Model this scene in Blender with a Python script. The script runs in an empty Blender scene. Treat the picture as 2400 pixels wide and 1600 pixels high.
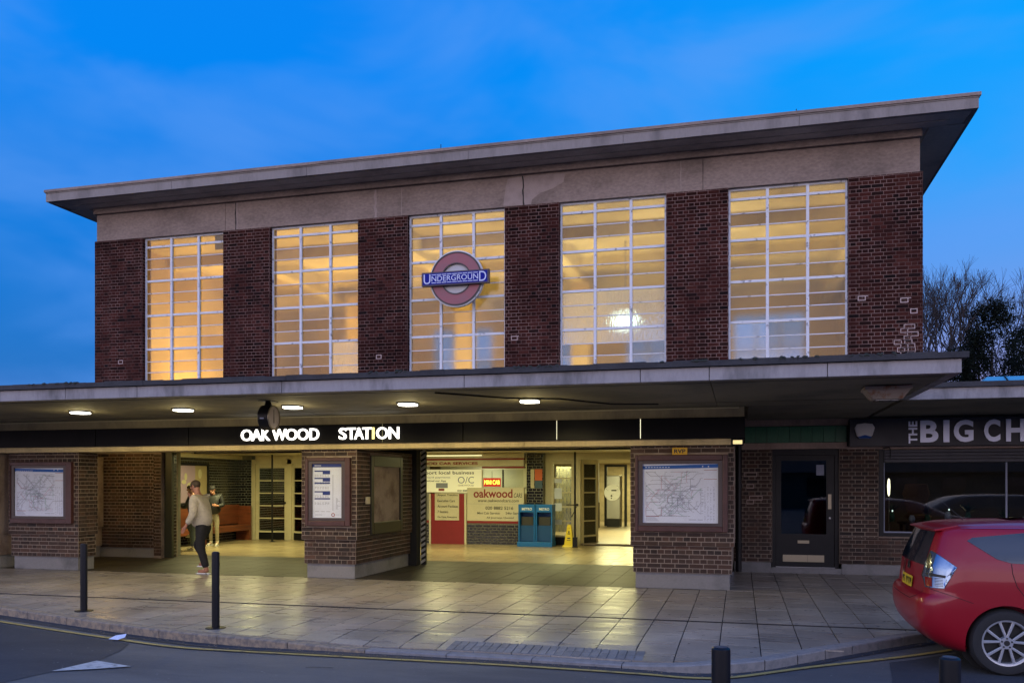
import bpy, bmesh, math, random
from mathutils import Vector, Matrix, Euler
from mathutils.bvhtree import BVHTree
random.seed(7)
SC = bpy.context.scene
COL = SC.collection
R = math.radians

# ------------------------------------------------------------------ camera
cam = bpy.data.cameras.new('camera'); co = bpy.data.objects.new('camera', cam); COL.objects.link(co)
co.location = (0, 0, 1.7); co.rotation_euler = (R(90), 0, math.atan(535 / 2020))
cam.sensor_width = 36; cam.lens = 2020 / 2400 * 36; cam.shift_y = 333 / 2400
cam.clip_start = 0.05; cam.clip_end = 2000
SC.camera = co

# ------------------------------------------------------------------ dusk sky
W = bpy.data.worlds.new('World'); SC.world = W; W.use_nodes = True
def build_world():
    nt = W.node_tree; N = nt.nodes; L = nt.links; N.clear()
    out = N.new('ShaderNodeOutputWorld'); bg = N.new('ShaderNodeBackground'); bg.inputs[1].default_value = 1.0
    L.new(bg.outputs[0], out.inputs[0])
    tc = N.new('ShaderNodeTexCoord'); sep = N.new('ShaderNodeSeparateXYZ'); L.new(tc.outputs['Generated'], sep.inputs[0])
    sky = N.new('ShaderNodeTexSky'); sky.sky_type = 'NISHITA'; sky.sun_disc = False
    sky.sun_elevation = R(1); sky.sun_rotation = R(205); sky.ozone_density = 6
    skm = N.new('ShaderNodeMix'); skm.data_type = 'RGBA'; skm.blend_type = 'MULTIPLY'; skm.inputs[0].default_value = 1
    skm.inputs[7].default_value = (.05, .05, .05, 1); L.new(sky.outputs[0], skm.inputs[6])
    # far (east) side: deep blue overhead, paler and pinker at the horizon
    def ramp(src, pts):
        r = N.new('ShaderNodeValToRGB'); e = r.color_ramp.elements
        while len(e) > 1: e.remove(e[-1])
        e[0].position = pts[0][0]; e[0].color = (*pts[0][1], 1)
        for p, c in pts[1:]:
            k = e.new(p); k.color = (*c, 1)
        L.new(src, r.inputs[0]); return r
    eastL = ramp(sep.outputs[2], [(0, (.10, .19, .52)), (.12, (.022, .18, .58)), (.25, (.006, .20, .72)), (.42, (.001, .24, .90)), (.75, (.01, .20, .85)), (1, (.07, .24, .84))])
    eastR = ramp(sep.outputs[2], [(0, (.52, .42, .72)), (.13, (.36, .38, .78)), (.20, (.14, .34, .84)), (.30, (.025, .36, .97)), (.42, (.003, .35, 1.0)), (.75, (.01, .22, .9)), (1, (.07, .24, .84))])
    west = ramp(sep.outputs[2], [(0, (2.1, 1.6, 1.55)), (.10, (2.15, 1.8, 1.95)), (.3, (1.5, 1.52, 2.1)), (.6, (.65, .85, 1.65)), (1, (.07, .24, .84))])
    ms = N.new('ShaderNodeMapRange'); ms.interpolation_type = 'SMOOTHSTEP'; ms.inputs[1].default_value = -.45; ms.inputs[2].default_value = .30; L.new(sep.outputs[0], ms.inputs[0])
    east = N.new('ShaderNodeMix'); east.data_type = 'RGBA'; L.new(ms.outputs[0], east.inputs[0]); L.new(eastL.outputs[0], east.inputs[6]); L.new(eastR.outputs[0], east.inputs[7])
    mr = N.new('ShaderNodeMapRange'); mr.interpolation_type = 'SMOOTHSTEP'; mr.inputs[1].default_value = .25; mr.inputs[2].default_value = -.65
    L.new(sep.outputs[1], mr.inputs[0])
    m = N.new('ShaderNodeMix'); m.data_type = 'RGBA'; L.new(mr.outputs[0], m.inputs[0]); L.new(east.outputs[2], m.inputs[6]); L.new(west.outputs[0], m.inputs[7])
    # thin soft cloud, slightly mauve
    mp = N.new('ShaderNodeMapping'); mp.inputs['Scale'].default_value = (1.1, 1.1, 2.6); mp.inputs['Rotation'].default_value = (0, 0, .5); L.new(tc.outputs['Generated'], mp.inputs[0])
    nz = N.new('ShaderNodeTexNoise'); nz.inputs['Scale'].default_value = 3.4; nz.inputs['Detail'].default_value = 4; nz.inputs['Roughness'].default_value = .48
    nz.inputs['Distortion'].default_value = .4
    L.new(mp.outputs[0], nz.inputs[0])
    cr = N.new('ShaderNodeMapRange'); cr.interpolation_type = 'SMOOTHSTEP'; cr.inputs[1].default_value = .42; cr.inputs[2].default_value = .74; cr.inputs[4].default_value = .50
    L.new(nz.outputs[0], cr.inputs[0])
    cm = N.new('ShaderNodeMix'); cm.data_type = 'RGBA'; L.new(cr.outputs[0], cm.inputs[0]); L.new(m.outputs[2], cm.inputs[6]); cm.inputs[7].default_value = (.12, .34, .90, 1)
    ad = N.new('ShaderNodeMix'); ad.data_type = 'RGBA'; ad.blend_type = 'ADD'; ad.inputs[0].default_value = .25
    L.new(cm.outputs[2], ad.inputs[6]); L.new(skm.outputs[2], ad.inputs[7])
    L.new(ad.outputs[2], bg.inputs[0])
build_world()
W.node_tree.nodes['Background'].inputs[1].default_value = 1.0

sun = bpy.data.lights.new('sun', 'SUN'); sun.energy = .12; sun.angle = R(25); sun.color = (1, .72, .62)
so = bpy.data.objects.new('sun', sun); COL.objects.link(so); so.rotation_euler = (R(82), 0, R(-25))

SC.view_settings.view_transform = 'Standard'; SC.view_settings.look = 'None'; SC.view_settings.exposure = 0; SC.view_settings.gamma = 1
SC.render.engine = 'CYCLES'
try:
    SC.cycles.use_denoising = True; SC.cycles.max_bounces = 8; SC.cycles.transparent_max_bounces = 16
    SC.cycles.sample_clamp_indirect = 6; SC.cycles.caustics_reflective = False; SC.cycles.caustics_refractive = False
except Exception: pass

# ------------------------------------------------------------------ helpers
WL = {}
def wl(p): return WL.get(p.name, Vector((0, 0, 0))) if p else Vector((0, 0, 0))
def tag(o, label=None, cat=None, group=None, kind=None):
    if label: o['label'] = label
    if cat: o['category'] = cat
    if group: o['group'] = group
    if kind: o['kind'] = kind
    return o
def thing(name, loc, label, cat, group=None):
    o = bpy.data.objects.new(name, None); COL.objects.link(o); o.location = loc; o.empty_display_size = .1
    WL[o.name] = Vector(loc); return tag(o, label, cat, group)
def sub(name, parent, loc=None):
    """an Empty part that will hold sub-parts"""
    o = bpy.data.objects.new(name, None); COL.objects.link(o); o.parent = parent
    l = Vector(loc) if loc is not None else wl(parent)
    o.location = l - wl(parent); WL[o.name] = l; return o
def link(name, me, parent=None, w=None):
    o = bpy.data.objects.new(name, me); COL.objects.link(o)
    if parent: o.parent = parent
    if w is not None: o.location = Vector(w) - wl(parent); WL[o.name] = Vector(w)
    else: WL[o.name] = wl(parent)
    return o
class MB:
    def __init__(s): s.v = []; s.f = []; s.mi = []
    def add(s, vs, fs):
        n = len(s.v); s.v += [tuple(p) for p in vs]; s.f += [tuple(i + n for i in f) for f in fs]; return s
    def box(s, x0, x1, y0, y1, z0, z1):
        return s.add([(x0,y0,z0),(x1,y0,z0),(x1,y1,z0),(x0,y1,z0),(x0,y0,z1),(x1,y0,z1),(x1,y1,z1),(x0,y1,z1)],
                     [(3,2,1,0),(4,5,6,7),(0,1,5,4),(1,2,6,5),(2,3,7,6),(3,0,4,7)])
    def prism(s, pts, a, b, ax='z'):
        """polygon pts (2d) extruded along axis from a to b"""
        n = len(pts)
        def P(p, t): return (p[0], p[1], t) if ax == 'z' else ((p[0], t, p[1]) if ax == 'y' else (t, p[0], p[1]))
        vs = [P(p, a) for p in pts] + [P(p, b) for p in pts]
        fs = [tuple(range(n)), tuple(range(2*n-1, n-1, -1))] + [(i, i+n, (i+1) % n + n, (i+1) % n) for i in range(n)]
        return s.add(vs, fs)
    def tube(s, p, q, r0, r1=None, n=10, cap=True):
        r1 = r0 if r1 is None else r1; p = Vector(p); q = Vector(q); d = (q-p)
        if d.length < 1e-6: return s
        d.normalize(); u = d.orthogonal().normalized(); w = d.cross(u)
        vs = []
        for c, r in ((p, r0), (q, r1)):
            for i in range(n):
                a = 2*math.pi*i/n; vs.append(c + u*math.cos(a)*r + w*math.sin(a)*r)
        fs = [(i, (i+1) % n, (i+1) % n + n, i+n) for i in range(n)]
        if cap: fs += [tuple(range(n-1, -1, -1)), tuple(range(n, 2*n))]
        return s.add(vs, fs)
    def path(s, pts, r, n=8):
        for a, b in zip(pts[:-1], pts[1:]): s.tube(a, b, r, r, n)
        return s
    def lathe(s, prof, c=(0,0,0), n=24, ax='z', arc=1.0):
        """prof [(r,h)]; axis along ax through c"""
        vs = []; m = len(prof)
        for i in range(n):
            a = 2*math.pi*i/n*arc
            for r, h in prof:
                x, y = r*math.cos(a), r*math.sin(a)
                vs.append((c[0]+x, c[1]+y, c[2]+h) if ax == 'z' else ((c[0]+x, c[1]+h, c[2]+y) if ax == 'y' else (c[0]+h, c[1]+x, c[2]+y)))
        fs = []
        for i in range(n):
            j = (i+1) % n
            for k in range(m-1): fs.append((i*m+k, j*m+k, j*m+k+1, i*m+k+1))
        return s.add(vs, fs)
    def mesh(s, name, off=Vector((0,0,0)), mat=None, smooth=False):
        me = bpy.data.meshes.new(name); me.from_pydata([(a-off.x, b-off.y, c-off.z) for a, b, c in s.v], [], s.f)
        bm = bmesh.new(); bm.from_mesh(me); bmesh.ops.recalc_face_normals(bm, faces=bm.faces); bm.to_mesh(me); bm.free()
        if mat: me.materials.append(mat)
        if smooth: me.shade_smooth()
        return me
    def build(s, name, mat, parent=None, smooth=False, bevel=0, w=None, **k):
        off = Vector(w) if w is not None else wl(parent)
        o = link(name, s.mesh(name, off, mat, smooth), parent, w)
        if smooth == 'auto':
            o.data.shade_smooth(); o.data.set_sharp_from_angle(angle=R(35))
        if bevel:
            b = o.modifiers.new('bevel', 'BEVEL'); b.width = bevel; b.segments = 2; b.limit_method = 'ANGLE'
        if k: tag(o, **k)
        return o
def box(name, mat, parent, x0, x1, y0, y1, z0, z1, **k): return MB().box(x0, x1, y0, y1, z0, z1).build(name, mat, parent, **k)
def dup(o, loc=None, rot=None, label=None, parent=None, group=None):
    c = o.copy(); COL.objects.link(c)
    if parent: c.parent = parent
    if loc is not None: c.location = loc
    if rot is not None: c.rotation_euler = rot
    if label: c['label'] = label
    if group: c['group'] = group
    for ch in o.children: dup(ch, parent=c)
    return c

# ------------------------------------------------------------------ materials
def mat(name, col, rough=.6, metal=0, var=.0, vscale=3, bump=0, bscale=60, emit=None, es=0, spec=.5, coat=0, col2=None, stretch=(1,1,1), stain=0, thr=(.45,.7), det=5, alpha=None):
    m = bpy.data.materials.new(name); m.use_nodes = True; nt = m.node_tree; N = nt.nodes; L = nt.links
    b = N['Principled BSDF']; b.inputs['Roughness'].default_value = rough; b.inputs['Metallic'].default_value = metal
    b.inputs['Specular IOR Level'].default_value = spec; b.inputs['Coat Weight'].default_value = coat; b.inputs['Coat Roughness'].default_value = .05
    b.inputs['Base Color'].default_value = (*col, 1)
    if emit: b.inputs['Emission Color'].default_value = (*emit, 1); b.inputs['Emission Strength'].default_value = es
    if var or bump or col2:
        g = N.new('ShaderNodeNewGeometry'); mp = N.new('ShaderNodeMapping'); mp.inputs['Scale'].default_value = stretch; L.new(g.outputs['Position'], mp.inputs[0])
    if var or col2:
        nz = N.new('ShaderNodeTexNoise'); nz.inputs['Scale'].default_value = vscale; nz.inputs['Detail'].default_value = det; nz.inputs['Roughness'].default_value = .62
        L.new(mp.outputs[0], nz.inputs[0])
        r = N.new('ShaderNodeMapRange'); r.inputs[1].default_value = thr[0]; r.inputs[2].default_value = thr[1]; L.new(nz.outputs[0], r.inputs[0])
        mx = N.new('ShaderNodeMix'); mx.data_type = 'RGBA'; L.new(r.outputs[0], mx.inputs[0])
        c2 = col2 if col2 else tuple(c*(1-var) for c in col)
        mx.inputs[6].default_value = (*col, 1); mx.inputs[7].default_value = (*c2, 1)
        # fine speckle on top
        n2 = N.new('ShaderNodeTexNoise'); n2.inputs['Scale'].default_value = vscale*14; n2.inputs['Detail'].default_value = 3; L.new(mp.outputs[0], n2.inputs[0])
        r2 = N.new('ShaderNodeMapRange'); r2.inputs[1].default_value = .3; r2.inputs[2].default_value = .7; r2.inputs[3].default_value = 1-max(var, .15)*.5; r2.inputs[4].default_value = 1+max(var, .15)*.3
        L.new(n2.outputs[0], r2.inputs[0])
        vm = N.new('ShaderNodeVectorMath'); vm.operation = 'SCALE'; L.new(mx.outputs[2], vm.inputs[0]); L.new(r2.outputs[0], vm.inputs[3])
        L.new(vm.outputs[0], b.inputs['Base Color'])
        if rough > .15:
            r3 = N.new('ShaderNodeMapRange'); r3.inputs[3].default_value = max(.05, rough-.08); r3.inputs[4].default_value = min(1, rough+.1); L.new(nz.outputs[0], r3.inputs[0]); L.new(r3.outputs[0], b.inputs['Roughness'])
    if bump:
        n3 = N.new('ShaderNodeTexNoise'); n3.inputs['Scale'].default_value = bscale; n3.inputs['Detail'].default_value = 4; L.new(mp.outputs[0], n3.inputs[0])
        bp = N.new('ShaderNodeBump'); bp.inputs['Strength'].default_value = bump; bp.inputs['Distance'].default_value = .01; L.new(n3.outputs[0], bp.inputs['Height']); L.new(bp.outputs[0], b.inputs['Normal'])
    return m
def brickmat(name, cols, rough=.75, soot=.5, sscale=.9, bump=.5, spec=.4, coat=0, rv=None):
    m = bpy.data.materials.new(name); m.use_nodes = True; nt = m.node_tree; N = nt.nodes; L = nt.links; b = N['Principled BSDF']
    g = N.new('ShaderNodeNewGeometry'); oi = N.new('ShaderNodeObjectInfo')
    ma = N.new('ShaderNodeMath'); ma.operation = 'MULTIPLY_ADD'; ma.inputs[1].default_value = 7.31; L.new(oi.outputs['Random'], ma.inputs[0]); L.new(g.outputs['Random Per Island'], ma.inputs[2])
    fr = N.new('ShaderNodeMath'); fr.operation = 'FRACT'; L.new(ma.outputs[0], fr.inputs[0])
    r = N.new('ShaderNodeValToRGB'); e = r.color_ramp.elements; e[0].color = (*cols[0], 1); e[1].color = (*cols[-1], 1)
    for i, c in enumerate(cols[1:-1]): k = e.new((i+1)/(len(cols)-1)); k.color = (*c, 1)
    L.new(fr.outputs[0], r.inputs[0])
    nz = N.new('ShaderNodeTexNoise'); nz.inputs['Scale'].default_value = sscale; nz.inputs['Detail'].default_value = 6; nz.inputs['Roughness'].default_value = .65; L.new(g.outputs['Position'], nz.inputs[0])
    mr = N.new('ShaderNodeMapRange'); mr.inputs[1].default_value = .35; mr.inputs[2].default_value = .68; mr.inputs[3].default_value = 1.12; mr.inputs[4].default_value = 1-soot; L.new(nz.outputs[0], mr.inputs[0])
    n2 = N.new('ShaderNodeTexNoise'); n2.inputs['Scale'].default_value = 45; n2.inputs['Detail'].default_value = 4; L.new(g.outputs['Position'], n2.inputs[0])
    m2 = N.new('ShaderNodeMapRange'); m2.inputs[3].default_value = .6; m2.inputs[4].default_value = 1.4; L.new(n2.outputs[0], m2.inputs[0])
    mm = N.new('ShaderNodeMath'); mm.operation = 'MULTIPLY'; L.new(mr.outputs[0], mm.inputs[0]); L.new(m2.outputs[0], mm.inputs[1])
    vm = N.new('ShaderNodeVectorMath'); vm.operation = 'SCALE'; L.new(r.outputs[0], vm.inputs[0]); L.new(mm.outputs[0], vm.inputs[3]); L.new(vm.outputs[0], b.inputs['Base Color'])
    b.inputs['Roughness'].default_value = rough; b.inputs['Specular IOR Level'].default_value = spec; b.inputs['Coat Weight'].default_value = coat; b.inputs['Coat Roughness'].default_value = .15
    bp = N.new('ShaderNodeBump'); bp.inputs['Strength'].default_value = bump; bp.inputs['Distance'].default_value = .004; L.new(n2.outputs[0], bp.inputs['Height']); L.new(bp.outputs[0], b.inputs['Normal'])
    return m
def emit(name, col, s):
    m = bpy.data.materials.new(name); m.use_nodes = True; b = m.node_tree.nodes['Principled BSDF']
    b.inputs['Base Color'].default_value = (*[min(1, c) for c in col], 1); b.inputs['Emission Color'].default_value = (*col, 1); b.inputs['Emission Strength'].default_value = s; b.inputs['Roughness'].default_value = .4
    return m
def glassmat(name, trans=(.9,.9,.9), tl=0, tlcol=(.9,.9,.9), gloss=.1, rough=.02, bump=0):
    """pane: see-through + optional scatter + reflection"""
    m = bpy.data.materials.new(name); m.use_nodes = True; nt = m.node_tree; N = nt.nodes; L = nt.links; N.clear()
    out = N.new('ShaderNodeOutputMaterial'); t = N.new('ShaderNodeBsdfTransparent'); t.inputs[0].default_value = (*trans, 1)
    cur = t.outputs[0]
    if tl:
        a = N.new('ShaderNodeBsdfTranslucent'); a.inputs[0].default_value = (*tlcol, 1); mx = N.new('ShaderNodeMixShader')
        g = N.new('ShaderNodeNewGeometry'); nz = N.new('ShaderNodeTexNoise'); nz.inputs['Scale'].default_value = .7; nz.inputs['Detail'].default_value = 1
        L.new(g.outputs['Position'], nz.inputs[0])
        mr = N.new('ShaderNodeMapRange'); mr.inputs[1].default_value = .3; mr.inputs[2].default_value = .7; mr.inputs[3].default_value = tl*.75; mr.inputs[4].default_value = min(1, tl*1.25); L.new(nz.outputs[0], mr.inputs[0]); L.new(mr.outputs[0], mx.inputs[0])
        L.new(cur, mx.inputs[1]); L.new(a.outputs[0], mx.inputs[2]); cur = mx.outputs[0]
    gl = N.new('ShaderNodeBsdfGlossy'); gl.inputs['Roughness'].default_value = rough; fr = N.new('ShaderNodeFresnel'); fr.inputs[0].default_value = 1.45
    ml = N.new('ShaderNodeMath'); ml.operation = 'MULTIPLY_ADD'; ml.inputs[1].default_value = 1.0; ml.inputs[2].default_value = gloss; L.new(fr.outputs[0], ml.inputs[0])
    if bump:
        g2 = N.new('ShaderNodeNewGeometry'); n3 = N.new('ShaderNodeTexNoise'); n3.inputs['Scale'].default_value = 3; L.new(g2.outputs['Position'], n3.inputs[0])
        bp = N.new('ShaderNodeBump'); bp.inputs['Strength'].default_value = bump; bp.inputs['Distance'].default_value = .02; L.new(n3.outputs[0], bp.inputs['Height']); L.new(bp.outputs[0], gl.inputs['Normal'])
    m3 = N.new('ShaderNodeMixShader'); L.new(ml.outputs[0], m3.inputs[0]); L.new(cur, m3.inputs[1]); L.new(gl.outputs[0], m3.inputs[2]); L.new(m3.outputs[0], out.inputs[0])
    return m

MT = dict(
 mortar=mat('mortar', (.26,.165,.14), .9, vscale=1.3, col2=(.10,.05,.042), thr=(.40,.60), bump=.3),
 mortar_low=mat('mortar_low', (.32,.26,.21), .9, vscale=1.8, col2=(.16,.115,.09), thr=(.46,.66), bump=.3),
 mortar_black=mat('mortar_black', (.24,.235,.19), .8, var=.2, vscale=3),
 repoint=mat('repointing', (.55,.42,.38), .9, var=.2, vscale=8),
 brick_up=brickmat('brick_red', [(.014,.007,.006),(.046,.013,.010),(.070,.019,.014),(.028,.010,.008),(.085,.026,.019),(.011,.007,.007)], .9, soot=.6, spec=.12),
 brick_low=brickmat('brick_brown', [(.046,.030,.025),(.078,.048,.036),(.060,.044,.037),(.105,.058,.042),(.036,.029,.027),(.072,.042,.032)], .7, soot=.4, sscale=1.6, spec=.22),
 brick_black=brickmat('brick_glazed_black', [(.008,.008,.008),(.016,.015,.012),(.006,.006,.007),(.012,.012,.010)], .22, soot=.2, spec=.6, coat=.4),
 concrete=mat('concrete_band', (.31,.24,.20), .85, var=.4, vscale=.9, col2=(.20,.155,.13), bump=.3, bscale=25, stretch=(1,1,1.8)),
 conc_face=mat('concrete_fascia', (.33,.315,.325), .85, vscale=2.6, col2=(.13,.128,.13), bump=.35, bscale=30, stretch=(1,1,.28), thr=(.48,.72)),
 conc_beam=mat('concrete_beam', (.46,.39,.25), .7, vscale=1.5, col2=(.27,.23,.17), bump=.3, bscale=30, stretch=(1,1,.4), thr=(.48,.7)),
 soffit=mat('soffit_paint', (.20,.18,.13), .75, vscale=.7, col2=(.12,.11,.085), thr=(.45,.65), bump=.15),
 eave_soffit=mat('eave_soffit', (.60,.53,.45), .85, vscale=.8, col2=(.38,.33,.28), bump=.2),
 roofing=mat('roofing_felt', (.035,.036,.042), .75, var=.4, vscale=4, bump=.5, bscale=20),
 dark=mat('black_void', (.012,.012,.012), .8),
 blackpaint=mat('black_paint', (.007,.007,.009), .4, var=.2, vscale=5, spec=.3),
 signblack=mat('vitreous_black', (.004,.004,.005), .42, spec=.12, var=.2, vscale=2),
 lintel_lit=mat('lintel_yellow_lit', (.70,.57,.30), .7, vscale=1.5, col2=(.45,.36,.19), bump=.3, bscale=30, stretch=(1,1,.4), thr=(.48,.7)),  # yellow lamp light is put into the concrete's colour
 eave_face=mat('eave_fascia', (.285,.255,.235), .85, vscale=1.6, col2=(.15,.135,.125), bump=.35, bscale=30, stretch=(1,1,.3), thr=(.48,.72)),
 white=mat('white_paint', (.74,.76,.80), .55, vscale=9, col2=(.30,.31,.34), thr=(.60,.66), bump=.3, bscale=40),
 cream=mat('cream_paint', (.62,.56,.38), .4, var=.12, vscale=3),
 hallwall=mat('hall_plaster', (.72,.56,.33), .8, vscale=.7, col2=(.48,.35,.20), thr=(.4,.7)),
 hallceil=mat('hall_ceiling', (.70,.60,.36), .8, vscale=.8, col2=(.45,.37,.22), thr=(.4,.7)),
 granite=mat('concrete_plinth', (.23,.225,.225), .8, vscale=2, col2=(.13,.13,.13), thr=(.5,.75), bump=.3, bscale=60),
 slab=None, asphalt=None,
 maroon=mat('maroon_frame', (.075,.028,.026), .45, var=.3, vscale=6),
 metal=mat('grey_metal', (.35,.35,.36), .35, metal=.9),
 brass=mat('brushed_brass_grey', (.36,.31,.22), .4, metal=.8),
 paper=mat('printed_paper', (.70,.76,.90), .6, var=.05, vscale=5),
 blueprint=mat('print_blue', (.012,.10,.42), .6), navyprint=mat('print_navy', (.012,.035,.22), .6),
 greyprint=mat('print_grey', (.27,.30,.40), .7), redprint=mat('print_red', (.30,.07,.06), .7), mauveprint=mat('print_mauve', (.46,.22,.32), .7), greenprint=mat('print_green', (.22,.42,.40), .7),
 text_dark=mat('print_black', (.03,.03,.03), .6),
 green=brickmat('tile_green', [(.05,.19,.10),(.07,.23,.13),(.06,.21,.115)], .3, soot=.2, bump=.05, spec=.3, coat=0),
 wood=mat('bench_wood', (.20,.055,.022), .35, vscale=3, col2=(.10,.028,.012), stretch=(1,.3,6)),
 glass=glassmat('clear_glass', (.93,.95,.93), gloss=.02),
 darkglass=glassmat('dark_window_glass', (.62,.64,.64), gloss=.02),
 hallglass=glassmat('wired_hall_glass', (.95,.94,.92), tl=.27, tlcol=(.95,.93,.90), gloss=.02, rough=.12, bump=.15),
 yellow=mat('yellow_sign', (.72,.42,.02), .5), yplastic=mat('yellow_plastic', (.75,.58,.02), .4),
)
# ------------------------------------------------------------------ brick laying
class Stuff(MB):
    def __init__(s, mats): super().__init__(); s.mats = mats; s.cur = 0
    def add(s, vs, fs): s.mi += [s.cur]*len(fs); return super().add(vs, fs)
    def finish(s, name, parent, **k):
        off = wl(parent); me = bpy.data.meshes.new(name)
        me.from_pydata([(a-off.x, b-off.y, c-off.z) for a, b, c in s.v], [], s.f)
        for m in s.mats: me.materials.append(m)
        me.polygons.foreach_set('material_index', s.mi); me.update()
        return tag(link(name, me, parent), kind='stuff', **k)
BM = {}
def bricks(parent, stuff, mi, p0, u, L0, L1, z0, z1, holes=(), bond='english', one=False, course=.075, ln=.225, jt=.013, proud=.005, start=0):
    """course by course along u (2d) from p0 (x,y). one=True: every brick its own object, else into stuff"""
    ang = math.atan2(u[1], u[0]); n = (math.sin(ang), -math.cos(ang)); cnt = 0
    k = start; z = z0
    while z < z1 - .02:
        zt = min(z + course, z1); h = zt - z - jt
        hd = (k % 2 == 1) if bond == 'english' else False
        step = ln/2 if hd else ln
        a = L0 - (ln/4 if hd else 0) - (0 if bond == 'english' else (k % 2)*ln/2)
        if not hd and bond == 'english': a = L0 - (0 if (k//2) % 2 == 0 else 0)
        while a < L1 - .01:
            x = max(a, L0); y = min(a + step, L1)
            segs = [(x, y)]
            for (ha, hb, hz0, hz1) in holes:
                if min(zt, hz1) - max(z, hz0) > .45*(zt - z):
                    ns = []
                    for s0, s1 in segs:
                        if hb <= s0 or ha >= s1: ns.append((s0, s1)); continue
                        if ha - s0 > .025: ns.append((s0, ha))
                        if s1 - hb > .025: ns.append((hb, s1))
                    segs = ns
            for s0, s1 in segs:
                if s1 - s0 < .02: continue
                q0, q1 = s0 + jt/2, s1 - jt/2
                pr = proud + random.uniform(-.002, .003)
                if one:
                    l = round(q1 - q0, 3); hh = round(h, 3); key = (l, hh, stuff.mats[mi].name)
                    if key not in BM:
                        BM[key] = MB().box(0, l, -proud, .012, 0, hh).mesh('brick', Vector((0,0,0)), stuff.mats[mi])
                    dz = random.uniform(-.001, .001)
                    o = link('brick', BM[key], parent, (p0[0]+u[0]*q0+n[0]*(pr-proud), p0[1]+u[1]*q0+n[1]*(pr-proud), z+jt/2+dz)); o.rotation_euler = (0, 0, ang); cnt += 1
                else:
                    stuff.cur = mi
                    A = (p0[0]+u[0]*q0, p0[1]+u[1]*q0); B = (p0[0]+u[0]*q1, p0[1]+u[1]*q1); za, zb = z+jt/2, z+jt/2+h
                    f = [(A[0]+n[0]*pr, A[1]+n[1]*pr), (B[0]+n[0]*pr, B[1]+n[1]*pr), (B[0]-n[0]*.012, B[1]-n[1]*.012), (A[0]-n[0]*.012, A[1]-n[1]*.012)]
                    vs = [(x_, y_, za) for x_, y_ in f] + [(x_, y_, zb) for x_, y_ in f]
                    stuff.add(vs, [(0,1,5,4),(1,2,6,5),(3,0,4,7),(4,5,6,7),(3,2,1,0)])
            a += step
        z += course; k += 1
    return cnt

# ================================================================== STATION BUILDING
B = thing('station_building', (-6, 17, 0), 'long brick station building with five tall lit windows under a wide flat roof', 'station')
ST = Stuff([MT['brick_up'], MT['brick_low'], MT['brick_black']])
YW = 18.3; XL, XR = -15.72, 3.44
WX = [(-14.33, -12.05), (-10.80, -8.52), (-7.30, -5.01), (-3.79, -1.50), (-.24, 2.08)]
WZ0, WZ1 = 3.5, 7.79
# upper wall core (mortar backing) with openings
w = MB(); edges = [XL] + [v for p in WX for v in p] + [XR]
for i in range(0, len(edges), 2): w.box(edges[i], edges[i+1], YW, YW+.34, 2.6, 7.79)
for a, b in WX: w.box(a, b, YW, YW+.34, 2.6, WZ0)
w.box(XL, XL+.34, YW+.34, 31, 0, 7.79); w.box(XR-.34, XR, YW+.34, 31, 2.6, 7.79)
w.build('upper_wall', MT['mortar'], B)
holes = [(a-XL, b-XL, WZ0, WZ1) for a, b in WX]
bricks(B, ST, 0, (XL, YW), (1, 0), 0, XR-XL, 3.49, 7.79, holes)
bricks(B, ST, 0, (XR, YW), (0, 1), 0, 12.6, 3.49, 7.79)
bricks(B, ST, 0, (XL, 30.9), (0, -1), 0, 12.6, 3.49, 7.79)
for a, b in WX:   # brick reveals of each window
    bricks(B, ST, 0, (a, YW), (0, 1), 0, .12, 3.49, 7.79); bricks(B, ST, 0, (b, YW+.12), (0, -1), 0, .12, 3.49, 7.79)
# concrete band and eaves
bd = sub('concrete_band', B)
jx = [XL+.04, -12.0, -8.10, -4.60, -.75, XR-.04]
for i in range(5): box('band_panel', MT['concrete'], bd, jx[i]+.004, jx[i+1]-.004, YW+.02, YW+.36, 7.79, 8.45, bevel=.004)
rf = sub('roof', B)
EX0, EX1, EY = -16.46, 4.24, 17.5
box('roof_slab', MT['eave_soffit'], rf, EX0+.05, EX1-.05, EY+.06, 32, 8.62, 8.85)
box('soffit_panel', MT['eave_soffit'], rf, EX0+.06, EX1-.06, EY+.03, 17.90, 8.602, 8.622)
box('soffit_panel', MT['eave_soffit'], rf, EX0+.40, EX1-.40, 17.925, 18.2, 8.595, 8.622)
box('soffit_step', MT['concrete'], rf, XL+.02, XR-.02, 18.225, 18.6, 8.455, 8.621)
box('soffit_panel', MT['eave_soffit'], rf, XR+.1, EX1-.06, 18.225, 31.9, 8.598, 8.622)
box('soffit_panel', MT['eave_soffit'], rf, EX0+.06, XL-.1, 18.225, 31.9, 8.598, 8.622)
fx = [EX0, -12.9, -9.4, -5.6, -2.3, 1.1, EX1]
for i in range(6): box('fascia_panel', MT['eave_face'], rf, fx[i]+.003, fx[i+1]-.003, EY, EY+.1, 8.60, 8.795, bevel=.003)
box('fascia_panel', MT['eave_face'], rf, EX1-.1, EX1, EY+.101, 32, 8.60, 8.795); box('fascia_panel', MT['eave_face'], rf, EX0, EX0+.1, EY+.101, 32, 8.60, 8.795)
MB().prism([(EX0-.03, EY-.035), (EX1+.035, EY-.035), (EX1+.035, 32.05), (EX0-.03, 32.05)], 8.82, 8.885).build('roof_edge', MT['concrete'], rf, bevel=.006)
box('roof_edge', MT['eave_face'], rf, EX0-.005, EX1+.01, EY-.012, 32, 8.797, 8.818)
MB().tube((-6.25, 17.6, 8.88), (-6.25, 17.6, 9.02), .008).build('lightning_rod', MT['dark'], rf)
MB().tube((1.05, 17.55, 8.88), (1.05, 17.55, 8.95), .008).build('lightning_rod', MT['dark'], rf)

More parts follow.
